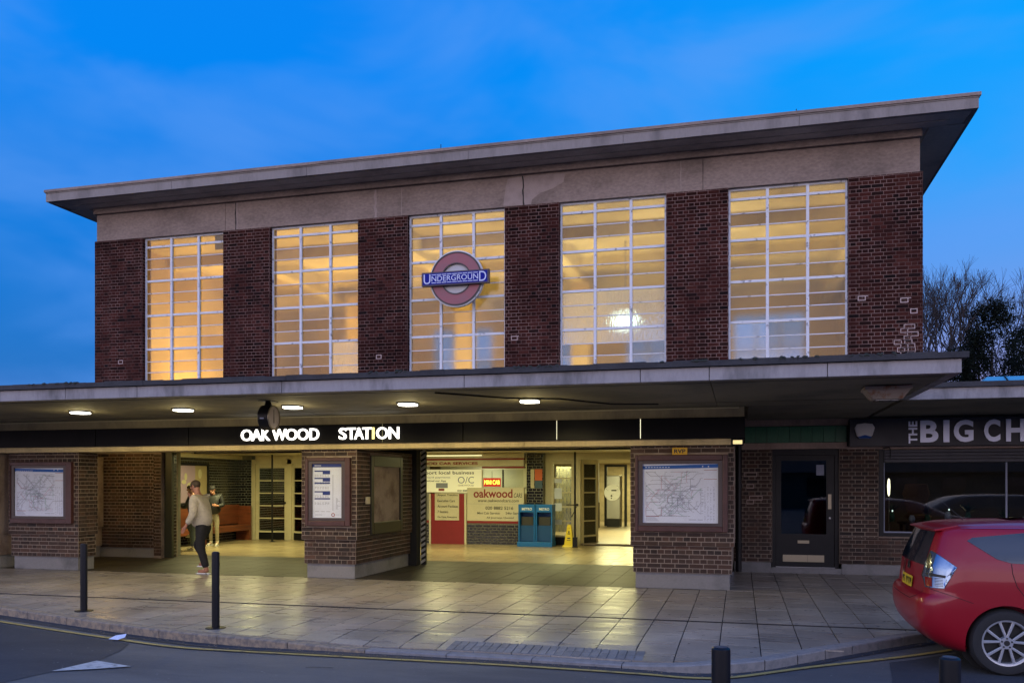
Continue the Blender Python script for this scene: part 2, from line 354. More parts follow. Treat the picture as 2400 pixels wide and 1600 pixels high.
# tall metal windows: frame, mullions, transoms, bars and every pane
thick = [7.565, 6.72, 5.865, 5.03, 4.20]; thin = [7.275, 7.02, 6.42, 6.165, 5.56, 5.31, 4.725, 4.46, 3.87]
PM = {}
def rippled():
    m = bpy.data.materials.new('rippled_glass'); m.use_nodes = True; nt = m.node_tree; N = nt.nodes; L = nt.links; N.clear()
    out = N.new('ShaderNodeOutputMaterial'); rf_ = N.new('ShaderNodeBsdfRefraction'); rf_.inputs['IOR'].default_value = 1.25; rf_.inputs['Roughness'].default_value = .05
    g = N.new('ShaderNodeNewGeometry'); mp = N.new('ShaderNodeMapping'); mp.inputs['Scale'].default_value = (2.4, 1, .7); vo = N.new('ShaderNodeVectorMath'); vo.operation = 'MULTIPLY_ADD'; vo.inputs[1].default_value = (3.7, 1.9, 5.3); L.new(g.outputs['Backfacing'], vo.inputs[0]); L.new(g.outputs['Position'], vo.inputs[2]); L.new(vo.outputs[0], mp.inputs[0])
    n = N.new('ShaderNodeTexNoise'); n.inputs['Scale'].default_value = 11; n.inputs['Detail'].default_value = 4; L.new(mp.outputs[0], n.inputs[0]); bp = N.new('ShaderNodeBump'); bp.inputs['Strength'].default_value = 1; bp.inputs['Distance'].default_value = .022; L.new(n.outputs[0], bp.inputs['Height']); L.new(bp.outputs[0], rf_.inputs['Normal'])
    tr = N.new('ShaderNodeBsdfTranslucent'); tr.inputs[0].default_value = (.9, .9, .9, 1); mx = N.new('ShaderNodeMixShader'); mx.inputs[0].default_value = .25; L.new(rf_.outputs[0], mx.inputs[1]); L.new(tr.outputs[0], mx.inputs[2])
    gl = N.new('ShaderNodeBsdfGlossy'); gl.inputs['Roughness'].default_value = .12; m2 = N.new('ShaderNodeMixShader'); m2.inputs[0].default_value = .06; L.new(mx.outputs[0], m2.inputs[1]); L.new(gl.outputs[0], m2.inputs[2]); L.new(m2.outputs[0], out.inputs[0]); return m
MT['rippled'] = rippled()
_m = MT['rippled'].copy(); _m.name = 'frosted_hall_glass'; MT['hallglass'] = _m
_o = _m.node_tree.nodes.new('ShaderNodeObjectInfo'); _r = _m.node_tree.nodes.new('ShaderNodeValToRGB'); _r.color_ramp.elements[0].color = (.78, .74, .66, 1); _r.color_ramp.elements[1].color = (1, .99, .95, 1)
_m.node_tree.links.new(_o.outputs['Random'], _r.inputs[0])
for _n in list(_m.node_tree.nodes):
    if _n.type == 'BSDF_REFRACTION': _m.node_tree.links.new(_r.outputs[0], _n.inputs['Color'])
for _n in _m.node_tree.nodes:
    if _n.type == 'BSDF_REFRACTION': _n.inputs['IOR'].default_value = 1.12; _n.inputs['Roughness'].default_value = .27; _n.inputs['Color'].default_value = (.98, .96, .91, 1)
    if _n.type == 'BUMP': _n.inputs['Strength'].default_value = .15
    if _n.type == 'TEX_NOISE': _n.inputs['Scale'].default_value = 1.5
    if _n.type == 'MIX_SHADER' and _n.inputs[0].default_value > .2: _n.inputs[0].default_value = .04
    elif _n.type == 'MIX_SHADER': _n.inputs[0].default_value = .03
for wi, (a, b) in enumerate(WX):
    W_ = sub('tall_window', B, (a, YW+.1, WZ0)); gm = 'hallglass'; y0, y1 = YW+.115, YW+.165
    f = MB(); f.box(a, a+.045, y0, y1, WZ0, WZ1); f.box(b-.045, b, y0, y1, WZ0, WZ1); f.box(a+.045, b-.045, y0, y1, WZ1-.045, WZ1); f.build('window_frame', MT['white'], W_)
    ms = [a+(b-a)*.335, a+(b-a)*.672]
    for m_ in ms: box('mullion', MT['white'], W_, m_-.029, m_+.029, y0-.02, y1, WZ0, WZ1-.045)
    xs = [a+.045] + [v for m_ in ms for v in (m_-.029, m_+.029)] + [b-.045]
    for c in range(3):
        x0, x1 = xs[2*c], xs[2*c+1]
        for z in thick: box('transom', MT['white'], W_, x0, x1, y0-.008, y1, z-.026, z+.026)
        for z in thin: box('glazing_bar', MT['white'], W_, x0, x1, y0+.012, y1-.01, z-.010, z+.010)
        zs = sorted([(z-.026, z+.026) for z in thick] + [(z-.010, z+.010) for z in thin])
        lo = WZ0
        for z_a, z_b in zs + [(WZ1-.045, WZ1)]:
            l, h = round(x1-x0, 3), round(z_a-lo, 3); key = (l, h)
            gm = 'rippled' if (wi == 3 and 4.6 < (lo+z_a)/2 < 5.9) or (wi == 1 and c == 2 and (lo+z_a)/2 < 5.0) else 'hallglass'; key = (l, h, gm)
            if key not in PM: PM[key] = MB().box(0, l, 0, .006, 0, h).mesh('pane', Vector((0,0,0)), MT[gm])
            o = link('pane', PM[key], W_, (x0, YW+.142+random.uniform(-.002, .002), lo)); o.rotation_euler = (random.uniform(-.003, .003), 0, random.uniform(-.002, .002))
            lo = z_b

# ---- upper part of the booking hall seen through the glass
hx0, hx1, hy0, hy1, hz0, hz1 = XL+.34, XR-.34, YW+.34, 29.5, 3.0, 7.95
box('hall_floor', MT['hallwall'], B, hx0, hx1, hy0, hy1, 2.85, 3.0)
box('hall_ceiling', MT['hallceil'], B, hx0, hx1, hy0, hy1, hz1, hz1+.1)
hw = MB(); hw.box(hx0, hx0+.05, hy0, hy1, hz0, hz1); hw.box(hx1-.05, hx1, hy0, hy1, hz0, hz1)
be = [hx0] + [v for p in WX for v in p] + [hx1]
for i in range(0, len(be), 2): hw.box(be[i], be[i+1], hy1, hy1+.2, hz0, hz1)
for a, b in WX: hw.box(a, b, hy1, hy1+.2, hz0, 3.4); hw.box(a, b, hy1, hy1+.2, 7.3, hz1)
hw.build('hall_wall', MT['hallwall'], B)
for x in (-14.0, -9.67, -6.16, -2.65, .93): box('hall_beam', MT['hallceil'], B, x+1.5, x+1.85, hy0, hy1, 7.45, 7.949)
for y in (20.6, 23.4, 26.2): box('hall_beam', MT['hallceil'], B, hx0, hx1, y, y+.3, 7.62, 7.948)
for x in (-11.4, -7.9, -4.4, -.87): box('hall_pillar', MT['hallwall'], B, x-.25, x+.25, 24.2, 24.7, 3.0, 7.44)
for a, b in WX:
    W_ = sub('rear_window', B, (a, hy1, 3.4)); f = MB()
    for m_ in (a+.03, a+.75, a+1.5, b-.03): f.box(m_-.03, m_+.03, hy1+.05, hy1+.1, 3.4, 7.3)
    for z in (3.43, 4.3, 5.2, 6.1, 7.27): f.box(a+.06, b-.06, hy1+.055, hy1+.095, z-.025, z+.025)
    f.build('window_frame', MT['white'], W_); box('pane', MT['glass'], W_, a+.03, b-.03, hy1+.101, hy1+.107, 3.4, 7.3)
def area(name, loc, size, energy, col, rot=(0, 0, 0), sy=None):
    l = bpy.data.lights.new(name, 'AREA'); l.energy = energy; l.color = col; l.size = size
    if sy: l.shape = 'RECTANGLE'; l.size_y = sy
    o = bpy.data.objects.new(name, l); COL.objects.link(o); o.location = loc; o.rotation_euler = rot; o['kind'] = 'helper'; return o
warm = (1, .62, .16); cool = (.75, 1, .85)
HL = 1.0
HALL_FILL = [(-14.2, 21.5, 140, (1, .66, .17)), (-11.6, 22.5, 110, (1, .68, .20)), (-8.6, 21.8, 110, (1, .74, .26)), (-5.6, 21.8, 120, (1, .84, .36)), (-2.4, 22.2, 105, (1, .90, .50)), (.9, 21.6, 115, (1, .84, .44))]
for x, y, e, c in HALL_FILL: area('hall_fill_up', (x, y, 3.25), 1.1, e*HL, c, (math.pi, 0, 0))  # unseen lights added to make the hall windows glow, no fittings
for x, e in ((-13.2, 30), (-9.6, 26), (-6.1, 22), (-2.6, 12), (.9, 20)):
    area('hall_fill_front', (x, 19.3, 3.3), .8, e*HL, warm if x < -8 else (1, .68, .30), (R(160), 0, 0))  # more unseen fill added behind the front windows, no fittings
t = thing('pendant_lamp', (-2.60, 20.2, 5.5), 'bright cool-white lamp glittering through the fourth window from the left', 'ceiling lamp')
MB().lathe([(.0, -.12), (.09, -.10), (.15, 0), (.09, .10), (.0, .12)], (-2.60, 20.2, 5.5), 20).build('globe', emit('lamp_cool', (.62, 1, .82), 7), t, smooth=True)
MB().tube((-2.60, 20.2, 5.7), (-2.60, 20.2, 7.4), .012).build('rod', MT['metal'], t)
l = bpy.data.lights.new('lamp_light', 'POINT'); l.energy = 5; l.color = cool; l.shadow_soft_size = .27
o = bpy.data.objects.new('lamp_light', l); COL.objects.link(o); o.location = (-2.60, 19.9, 5.45)

# ---- repointed pale joints round a few bricks
rp = MB()
def ring(x, z, l=.115, y=YW, t=.016, h=.065, arms=0):
    yy = y-.010
    for (x0, x1, z0, z1) in ((x-t, x+l+t, z-t, z), (x-t, x+l+t+arms, z+h, z+h+t), (x-t, x, z, z+h), (x+l, x+l+t, z, z+h)): rp.box(x0, x1, yy, yy+.02, z0, z1)
for x, z, am in ((2.27, 5.34, .04), (3.05, 5.26, .05), (3.36-.13, 5.04, 0), (-4.85, 4.86, .03), (-8.05, 4.57, 0), (-15.0, 4.70, 0)): ring(x, z, am and .115 or .1, arms=am)
random.seed(3)
for k in range(11):
    z = 3.99+.075*k; n_ = 2 if k in (3, 4, 5, 6) else 1
    for i in range(n_): ring(3.05+.06*((k*7) % 3)+i*.13-(.12 if 3 < k < 7 else 0), z, .11 if k % 2 else .2*.9, t=.013)
rp.build('repointed_mortar', MT['repoint'], B)

# ================================================================== CANOPY
CY, CX, CZ = 10.3, 2.33, 2.905
cn = sub('canopy', B)
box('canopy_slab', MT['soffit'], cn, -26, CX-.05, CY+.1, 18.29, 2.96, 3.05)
xs = [-26, -22.3, -18.5, -14.7, -11.9, -9.35, -8.15, -5.9, -3.35, -1.15, -.35, .95, CX]
for a, b in zip(xs[:-1], xs[1:]): box('fascia_panel', MT['conc_face'], cn, a+.004, b-.004, CY, CY+.11, CZ, 3.058, bevel=.004)
box('fascia_panel', MT['conc_face'], cn, CX-.11, CX, CY+.111, 13.44, CZ, 3.058)
rm = MB(); n_ = 90
for i in range(n_):    # uneven felt edge, in lengths
    a = -26+(CX+.06+26)*i/n_; b = -26+(CX+.06+26)*(i+1)/n_; z = 3.132+random.uniform(-.006, .010)
    rm.box(a, b, CY-.045+random.uniform(-.004, .004), CY+.5, 3.066, z)
rm.box(CX-.3, CX+.06, CY+.5, 13.44, 3.066, 3.135)
rm.build('roofing_edge', MT['roofing'], cn)
box('canopy_roof', MT['roofing'], cn, -26, CX, CY+.5, 18.25, 3.06, 3.12)
ms_ = MB()
for x in (-12.2, -9.5, -4.3, -.6, .4, 1.35, -2.45):   # moss clumps along the edge
    for k in range(9): xx = x+random.gauss(0, .22); ms_.tube((xx, CY-.02, 3.122), (xx+random.uniform(-.02, .02), CY-.02, 3.135+random.random()*.012), .04, .02, 7)
ms_.build('moss', mat('moss', (.03, .032, .02), .95), cn)
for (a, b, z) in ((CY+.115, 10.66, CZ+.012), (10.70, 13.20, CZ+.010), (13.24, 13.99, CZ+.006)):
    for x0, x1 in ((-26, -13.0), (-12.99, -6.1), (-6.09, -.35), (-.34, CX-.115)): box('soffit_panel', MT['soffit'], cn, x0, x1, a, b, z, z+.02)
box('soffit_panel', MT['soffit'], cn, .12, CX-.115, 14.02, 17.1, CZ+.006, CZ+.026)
MB().tube((-26, 13.955, 2.895), (-.02, 13.955, 2.895), .014).build('conduit', MT['cream'], cn)
MB().path([(-3.9, 10.75, 2.9), (-3.2, 11.7, 2.905), (-2.5, 12.0, 2.905), (-1.9, 13.0, 2.905), (-1.2, 13.2, 2.905)], .012).build('cable', MT['blackpaint'], cn)
# beam over the entrance and lintel
bm_ = sub('entrance_beam', B)
box('beam', MT['conc_beam'], bm_, -26, .06, 13.985, 14.55, 2.412, 2.955)
for a, b in ((-26, -16), (-15.995, -12.9), (-12.895, -8.2), (-8.195, -3.5), (-3.495, -.14)): box('lintel', MT['lintel_lit'], bm_, a, b, 14.0, 14.62, 2.315, 2.41, bevel=.003)

# sign fascia with black glass panels and lit letters
S = thing('station_name_sign', (-9, 13.93, 2.41), 'long black sign band with lit white station name letters under the canopy', 'sign')
px = [-26, -16, -11.95, -9.9, -6.03, -4.55, -2.93, -1.555, .07]
for a, b in zip(px[:-1], px[1:]): box('sign_panel', MT['signblack'], S, a+.007, b-.007, 13.93, 13.975, 2.412, 2.748, bevel=.002)
box('sign_return', MT['signblack'], S, .02, .07, 13.977, 14.9, 2.412, 2.748)
GLOW = emit('sign_light', (1, .93, .62), 2.0); GD = emit('sign_light_dim', (1, .90, .45), .5)
box('backlight', GD, S, -6.034, -6.026, 13.95, 13.972, 2.43, 2.74)
for x in (-2.93, -1.555): box('backlight', GLOW, S, x-.0022, x+.0022, 13.95, 13.972, 2.43, 2.74)
TX = {}
def text(s, x0, x1, z0, z1, y, m, parent, name='lettering', ext=.004, bold=0., rot=None, shear=0):
    """text as a mesh fitted to a rectangle of a facade-parallel plane, front at y"""
    key = (s, bold, shear)
    if key not in TX:
        c = bpy.data.curves.new('t', 'FONT'); c.body = s; c.extrude = .02; c.offset = bold; c.shear = shear; c.resolution_u = 4
        o = bpy.data.objects.new('t', c); COL.objects.link(o); dg = bpy.context.evaluated_depsgraph_get(); me = bpy.data.meshes.new_from_object(o.evaluated_get(dg))
        TX[key] = ([v.co.copy() for v in me.vertices], [tuple(p.vertices) for p in me.polygons]); bpy.data.objects.remove(o); bpy.data.curves.remove(c); bpy.data.meshes.remove(me)
    vs, fs = TX[key]
    a0 = min(v.x for v in vs); a1 = max(v.x for v in vs); b0 = min(v.y for v in vs); b1 = max(v.y for v in vs)
    out = []
    for v in vs:
        p = (v.x-a0)/(a1-a0 or 1); q = (v.y-b0)/(b1-b0 or 1)
        if rot == 90: p, q = 1-q, p
        out.append((x0+(x1-x0)*p, y-(v.z+.02)/.04*ext, z0+(z1-z0)*q))
    mb = MB(); mb.v = out; mb.f = fs
    return mb.build(name, m, parent)
LET = emit('letter_white', (1, .97, .90), 2.6); LETY = emit('letter_yellow', (1, .90, .38), 1.1)
YS = 13.93
def lx(u): # measured on the photo, converted to metres along the sign
    t = YS/(1952.6+(u-1200)*.25603); return (-517.2+(u-1200)*.96667)*t
for ch, a, b in (('O', 566.4, 592), ('A', 590.5, 614.5), ('K', 615, 634), ('W', 639, 672), ('O', 671, 697.5), ('O', 698, 724), ('D', 727, 748.6), ('S', 795.5, 813), ('T', 813.5, 834.5), ('A', 831, 853.5), ('T', 850.5, 871.5), ('I', 873.3, 878), ('O', 883, 910), ('N', 912.5, 936)):
    text(ch, lx(a), lx(b), 2.478, 2.683, YS, LETY if ch == 'I' else LET, S, 'letter', .03, .012)

# recessed soffit lights
DIFF = emit('diffuser', (1, .96, .84), 9)
L0_ = thing('canopy_light', (-10.68, 12.1, 2.9), 'lit canopy downlight at the far left end', 'ceiling light', 'square downlights in the canopy soffit')
MB().prism([(-10.68+.15*math.copysign(abs(math.cos(t))**.6, math.cos(t)), 12.1+.17*math.copysign(abs(math.sin(t))**.6, math.sin(t))) for t in [k*math.pi/12 for k in range(24)]], 2.893, 2.913).build('trim_ring', MT['blackpaint'], L0_)
MB().prism([(-10.68+.13*math.copysign(abs(math.cos(t))**.6, math.cos(t)), 12.1+.145*math.copysign(abs(math.sin(t))**.6, math.sin(t))) for t in [k*math.pi/12 for k in range(24)]], 2.872, 2.892).build('diffuser', DIFF, L0_)
for i, x in enumerate((-8.70, -6.74, -4.82, -2.94)):
    dup(L0_, (x, 12.1, 2.9), label=['lit canopy downlight second from the left', 'lit canopy downlight just right of the hanging clock', 'lit canopy downlight above the end of the name sign', 'lit canopy downlight furthest right, over the car office entrance'][i])
for x in (-10.68, -8.70, -6.74, -4.82, -2.94):
    l = bpy.data.lights.new('downlight', 'SPOT'); l.energy = 75; l.color = (1, .80, .34); l.shadow_soft_size = .10; l.spot_size = R(168); l.spot_blend = .12; o = bpy.data.objects.new('downlight', l); COL.objects.link(o); o.location = (x, 12.1, 2.855); l = bpy.data.lights.new('downlight_glow', 'POINT'); l.energy = 7; l.color = (1, .80, .34); l.shadow_soft_size = .10; o = bpy.data.objects.new('downlight_glow', l); COL.objects.link(o); o.location = (x, 12.1, 2.62)

# ================================================================== PIERS
def pier(x0, x1, y1, holes, one, side=False, zs=(.26, .695, 2.313)):
    p = sub('brick_pier', B, ((x0+x1)/2, 14.2, 0))
    box('plinth', MT['granite'], p, x0, x1, 14.17, y1, 0, zs[0], bevel=.008)
    box('pier_core', MT['mortar_low'], p, x0-.035, x1+.035, 14.135, y1+.01, zs[0]+.002, zs[1]); box('pier_core', MT['mortar_low'], p, x0-.07, x1+.07, 14.10, y1+.02, zs[1]+.001, zs[2])
    c = bricks(p, ST, 1, (x0-.035, 14.135), (1, 0), 0, x1-x0+.07, zs[0]+.002, zs[1], one=one, start=1)
    hs = [(h[0]-(x0-.07), h[1]-(x0-.07), h[2], h[3]) for h in holes]
    c += bricks(p, ST, 1, (x0-.07, 14.10), (1, 0), 0, x1-x0+.14, zs[1], zs[2], hs, one=one)
    return p, c
pR, c1 = pier(-1.66, -.16, 17.9, [(-1.655, -.19, .93, 2.17)], True)
pM, c2 = pier(-7.60, -6.66, 16.75, [(-7.57, -6.69, .94, 2.17)], True)
pL, c3 = pier(-14.09, -12.56, 14.6, [(-14.06, -12.60, .92, 2.13)], False)
# far left pier, cut by the frame
pF, c4 = pier(-17.6, -14.45, 17.0, [], False)
# side of middle pier facing the right-hand entrance, with a dark poster recess
bricks(pM, ST, 1, (-6.625, 14.135), (0, 1), 0, 2.62, .262, .695, start=1); bricks(pM, ST, 1, (-6.59, 14.10), (0, 1), 0, 2.66, .695, 2.313, [(.57, 2.11, .75, 2.23)])
bricks(pL, ST, 1, (-12.525, 14.135), (0, 1), 0, .47, .262, .695, start=1); bricks(pL, ST, 1, (-12.49, 14.10), (0, 1), 0, .52, .695, 2.313)
bricks(pR, ST, 1, (-1.73, 17.9), (0, -1), 0, 3.8, .695, 2.313)
bricks(pM, ST, 1, (-7.67, 16.7), (0, -1), 0, 2.6, .695, 2.313)
# wall behind the left entrance bay
lw = sub('entrance_wall', B, (-14, 17.05, 0))
box('plinth', MT['granite'], lw, -15.6, -13.05, 17.07, 17.5, 0, .22); box('wall_core', MT['mortar_low'], lw, -15.6, -13.0, 17.05, 17.6, .222, 2.42); box('wall_core', MT['mortar_low'], lw, -13.0, -12.80, 17.0, 17.6, 0, 2.42)
bricks(lw, ST, 1, (-15.6, 17.05), (1, 0), 0, 2.6, .222, 2.40); bricks(lw, ST, 1, (-13.0, 17.0), (1, 0), 0, .2, .05, 2.40); bricks(lw, ST, 1, (-15.6, 17.07), (1, 0), 0, 2.55, .222, .64, proud=.03)
box('shutter_guide', mat('green_grey_paint', (.03, .033, .02), .5), lw, -12.795, -12.60, 17.1, 17.18, 0, 2.42)
box('wall_core', MT['mortar_black'], lw, -12.80, -12.61, 17.182, 17.29, 0, 2.42)
bricks(lw, ST, 2, (-12.61, 17.182), (0, 1), 0, .11, .01, 2.40, course=.077)
# dark jamb with black and white chevron edge, by the right entrance
jb = sub('shutter_jamb', B, (-6.9, 17.5, 0))
box('jamb_post', MT['dark'], jb, -7.3, -6.50, 16.80, 17.02, 0, 2.42)
cw = mat('chevron_white', (.42, .42, .40), .6)
for k in range(21):
    z = .02+k*.115
    MB().prism([(-6.495, z), (-6.40, z+.06), (-6.40, z+.115), (-6.495, z+.055)], 17.03, 17.055, 'y').build('chevron_stripe', cw, jb)
box('chevron_board', MT['dark'], jb, -6.498, -6.395, 17.056, 17.12, 0, 2.42)

# ================================================================== ENTRANCE + VESTIBULE SHELL
vx0, vx1, vy1 = -14.92, -1.67, 23.55
cl = MB(); cl.box(-17.6, -1.6, 14.62, 17.9, 2.44, 2.6); cl.box(vx0-.2, vx1+.1, 17.9, vy1, 2.56, 2.7); cl.build('vestibule_ceiling', MT['cream'], B)
box('shutter_housing', MT['cream'], B, -12.4, -1.6, 17.7, 18.1, 2.42, 2.559)
box('shutter_track', MT['blackpaint'], B, -12.4, -1.6, 17.65, 17.7, 2.40, 2.439)
for q in ((vx0-.2, vx0, 17.6, vy1+.1), (vx0, -12.81, 17.62, 17.72), (-1.67, -1.4, 17.9, vy1+.1)): box('vestibule_wall', MT['mortar_black'], B, *q, 0, 2.559)
bricks(B, ST, 2, (vx0, 18.0), (0, 1), 0, 5.55, .01, 2.43, course=.078, ln=.23)
bricks(B, ST, 2, (-1.67, vy1), (0, -1), 0, 5.5, .01, 2.43, course=.078)
box('cornice', MT['cream'], B, vx0, vx0+.09, 18.0, vy1, 2.44, 2.55)
# back wall
for q in ((vx0, -14.50, vy1), (-12.3, -8.8, vy1), (-5.75, -5.27, 23.3)): box('vestibule_wall', MT['mortar_black'], B, q[0], q[1], q[2], vy1+.25, 0, 2.559)
bricks(B, ST, 2, (vx0, vy1), (1, 0), 0, .42, .01, 2.43, course=.078); bricks(B, ST, 2, (-5.75, 23.3), (1, 0), 0, .48, .01, 2.55, course=.078); bricks(B, ST, 2, (-12.3, vy1), (1, 0), 0, 3.5, .01, 2.43, course=.078)

def leaf(parent, x0, x1, y, z0, z1, rows=5, name='door_leaf', kick=True, rotz=0, glaze='glass', rail=.10, hinge=None, handle=None, top=.12):
    """glazed door leaf made in place, or swung about its hinge"""
    d = sub(name, parent, (x0, y, z0)); f = MB()
    f.box(x0, x0+rail, y-.02, y+.025, z0, z1); f.box(x1-rail, x1, y-.02, y+.025, z0, z1); f.box(x0+rail, x1-rail, y-.02, y+.025, z1-top, z1)
    gz0 = z0+.27; f.box(x0+rail, x1-rail, y-.02, y+.025, z0+.22, gz0); f.build('door_frame', MT['cream'], d)
    hh = (z1-top-gz0)/rows
    for k in range(1, rows): box('glazing_bar', MT['cream'], d, x0+rail, x1-rail, y-.014, y+.02, gz0+hh*k-.018, gz0+hh*k+.018)
    for k in range(rows):
        box('pane', MT[glaze], d, x0+rail, x1-rail, y, y+.005, gz0+hh*k+(.018 if k else 0), gz0+hh*(k+1)-(.018 if k < rows-1 else 0))
    box('kick_plate', MT['blackpaint'], d, x0+rail, x1-rail, y-.022, y+.022, z0+.005, z0+.219)
    if handle is not None:
        h = MB(); h.tube((handle, y-.02, 1.12), (handle, y-.09, 1.12), .035, .03, 12); h.tube((handle, y-.07, 1.12), (handle-.3, y-.07, 1.115), .012); h.tube((handle, y-.05, 1.1), (handle-.16, y-.03, .78), .009); h.build('door_handle', MT['blackpaint'], d)
    d.rotation_euler = (0, 0, rotz); return d
# left door screen
dl = thing('glazed_door_screen', (-13.8, vy1, 0), 'cream glazed double doors beside the bench in the left entrance', 'door')
f = MB(); f.box(-14.49, -14.36, vy1-.05, vy1+.2, 0, 2.44); f.box(-13.27, -13.13, vy1-.05, vy1+.2, 0, 2.44); f.box(-12.35, -12.28, vy1-.05, vy1+.2, 0, 2.44); f.box(-14.36, -12.35, vy1-.05, vy1+.2, 2.30, 2.559); f.build('door_case', MT['cream'], dl)
leaf(dl, -14.35, -13.28, vy1, 0, 2.295, handle=-13.36); leaf(dl, -13.12, -12.36, vy1, 0, 2.295, rotz=R(-28))
# right door screen and open leaf
dr = thing('glazed_door_screen', (-4.6, vy1, 0), 'cream glazed doors in the right entrance, one leaf folded open', 'door')
f = MB(); f.box(-5.26, -5.13, vy1-.05, vy1+.2, 0, 2.559); f.box(-4.42, -4.27, vy1-.05, vy1+.2, 0, 2.37); f.box(-5.13, -1.7, vy1-.05, vy1+.2, 2.37, 2.559); f.build('door_case', MT['cream'], dr)
leaf(dr, -5.13, -4.43, vy1, 0, 2.365, rows=5, handle=-4.36); leaf(dr, -4.26, -3.5, vy1+.02, 0, 2.365, rows=5, rotz=R(62))
for z, h in ((1.72, .12), (1.28, .30), (.94, .22), (.56, .14)): box('notice', MT['paper'], dr, -5.01, -4.80, vy1-.018, vy1-.014, z, z+h)

# hall beyond, at street level
hall = sub('lower_hall', B, (-5, 24, 0))
box('hall_floor', mat('hall_floor_tiles', (.30, .24, .17), .3, var=.2, vscale=4), hall, vx0, -.5, vy1, 38, .02, .05)
h_ = MB(); h_.box(vx0-.2, vx0, vy1, 38, 0, 2.84); h_.box(-.5, -.3, vy1, 38, 0, 2.84); h_.box(vx0, -.5, 38, 38.2, 0, 2.84); h_.build('hall_wall', mat('hall_brick', (.48, .40, .26), .7, vscale=4, var=.3), hall)
box('hall_ceiling', MT['cream'], hall, vx0, -.5, vy1+.2, 38, 2.6, 2.7)
box('hall_partition', MT['mortar_black'], hall, vx0+.001, vx0+.03, 23.76, 26.6, .05, 2.6); bricks(hall, ST, 2, (vx0+.03, 23.76), (0, 1), 0, 2.84, .06, 2.55, course=.078)
box('hall_partition', MT['mortar_black'], hall, -14.9, -10.6, 26.6, 26.8, .05, 2.6)
bricks(hall, ST, 2, (-14.9, 26.6), (1, 0), 0, 4.3, .1, 2.55)
for y in (25.2, 28.0): box('tube_lamp', emit('tube', (1, .98, .62), 5), hall, -5.9, -3.1, y, y+.12, 2.55, 2.595)
def ventlight(x, y, e, c=(1, .93, .42), z=2.545, s=.5): return area('unseen_ceiling_light', (x, y, z), s, e, c)
for x, y, e in ((-13.4, 19.5, 70), (-12.9, 20.9, 60), (-10.6, 19.5, 48), (-7.4, 20.6, 60), (-5.2, 20.6, 58), (-2.9, 19.6, 44)): ventlight(x, y, e)  # kept out of sight; one by the left doors added to brighten them
ventlight(-5.0, 24.8, 100, z=2.59); ventlight(-4.5, 27.5, 130, z=2.59); ventlight(-4.2, 29.5, 150, z=2.59); ventlight(-12.8, 25.0, 50, z=2.59); ventlight(-4.4, 35.8, 160, z=2.59)  # unseen hall lights; the farthest added to lift the dark back wall
def glow(x, y, z, e, c): 
    l = bpy.data.lights.new('entrance_lamp', 'POINT'); l.energy = e; l.color = c; l.shadow_soft_size = .08; o = bpy.data.objects.new('entrance_lamp', l); COL.objects.link(o); o.location = (x, y, z)
glow(-13.3, 15.75, 2.36, 20, (1, .66, .22)); glow(-4.4, 15.9, 2.38, 5, (1, .74, .34))
FT = emit('fluorescent', (1, .97, .55), 1.0)
t = thing('strip_light', (-7.6, 22.85, 2.5), 'long cream strip light above the car office front', 'ceiling light'); box('lamp_tray', MT['cream'], t, -8.7, -6.9, 22.9, 23.0, 2.50, 2.559); box('tube', FT, t, -8.65, -6.95, 22.92, 22.97, 2.475, 2.499)
# repairs and cracks on the concrete band
PT = mat('render_patch', (.37, .295, .265), .85, vscale=5, col2=(.30, .24, .215)); yb_ = YW+.017
MB().prism([(-4.58, 7.80), (-4.585, 8.40), (-4.0, 8.42), (-3.66, 8.40), (-3.70, 8.22), (-3.95, 8.10), (-4.22, 8.03), (-4.40, 7.90), (-4.42, 7.80)], yb_, yb_+.002, 'y').build('render_patch', PT, bd); MB().prism([(-5.05, 7.82), (-5.0, 8.2), (-4.95, 8.40), (-4.612, 8.42), (-4.612, 7.80)], yb_, yb_+.002, 'y').build('render_patch', PT, bd)
def crack(x, w, m, jit=.02):
    rnd = random.Random(int(x*100)); z = 7.80; L_ = []; 
    while z < 8.45: L_.append((x+rnd.uniform(-jit, jit), z, w*rnd.uniform(.6, 1.3))); z += .08
    mb = MB()
    for (a, za, wa), (b, zb, wb) in zip(L_[:-1], L_[1:]): mb.add([(a-wa, yb_-.001, za), (a+wa, yb_-.001, za), (b+wb, yb_-.001, zb), (b-wb, yb_-.001, zb)], [(0, 1, 2, 3)])
    mb.build('crack_filler', m, bd)
crack(-8.10, .03, PT); crack(-4.60, .012, MT['dark']); crack(-11.72, .012, MT['dark'], .008); crack(-11.68, .014, PT, .008); crack(-7.45, .006, PT, .004); crack(-1.2, .008, PT, .004)
# ================================================================== CAR OFFICE KIOSK
K = thing('car_office', (-7.3, 23.1, 0), 'cream and red minicab office front with printed signs inside the right entrance', 'kiosk')
KR = mat('kiosk_red', (.24, .012, .010), .4, var=.1); KC = mat('kiosk_cream', (.60, .56, .42), .5, var=.08)
OW = mat('office_window', (.75, .74, .55), .6, emit=(1, .95, .55), es=.30)
y = 23.1; KS = Stuff([MT['brick_black']])
box('wall_panel', MT['mortar_black'], K, -8.78, -8.52, y, y+.45, 0, .60); box('wall_panel', MT['mortar_black'], K, -7.42, -5.77, y, y+.45, 0, .60)
bricks(K, KS, 0, (-8.78, y), (1, 0), 0, .25, .01, .58, course=.078, ln=.23); bricks(K, KS, 0, (-7.42, y), (1, 0), 0, 1.65, .01, .58, course=.078, ln=.23)
box('red_rail', KR, K, -8.78, -8.56, y-.02, y+.2, .601, .66); box('red_rail', KR, K, -7.42, -5.77, y-.02, y+.2, .601, .66)
box('door_frame', KC, K, -8.555, -8.50, y-.02, y+.2, 0, 1.42); box('door_frame', KC, K, -7.50, -7.44, y-.02, y+.2, 0, 1.42)
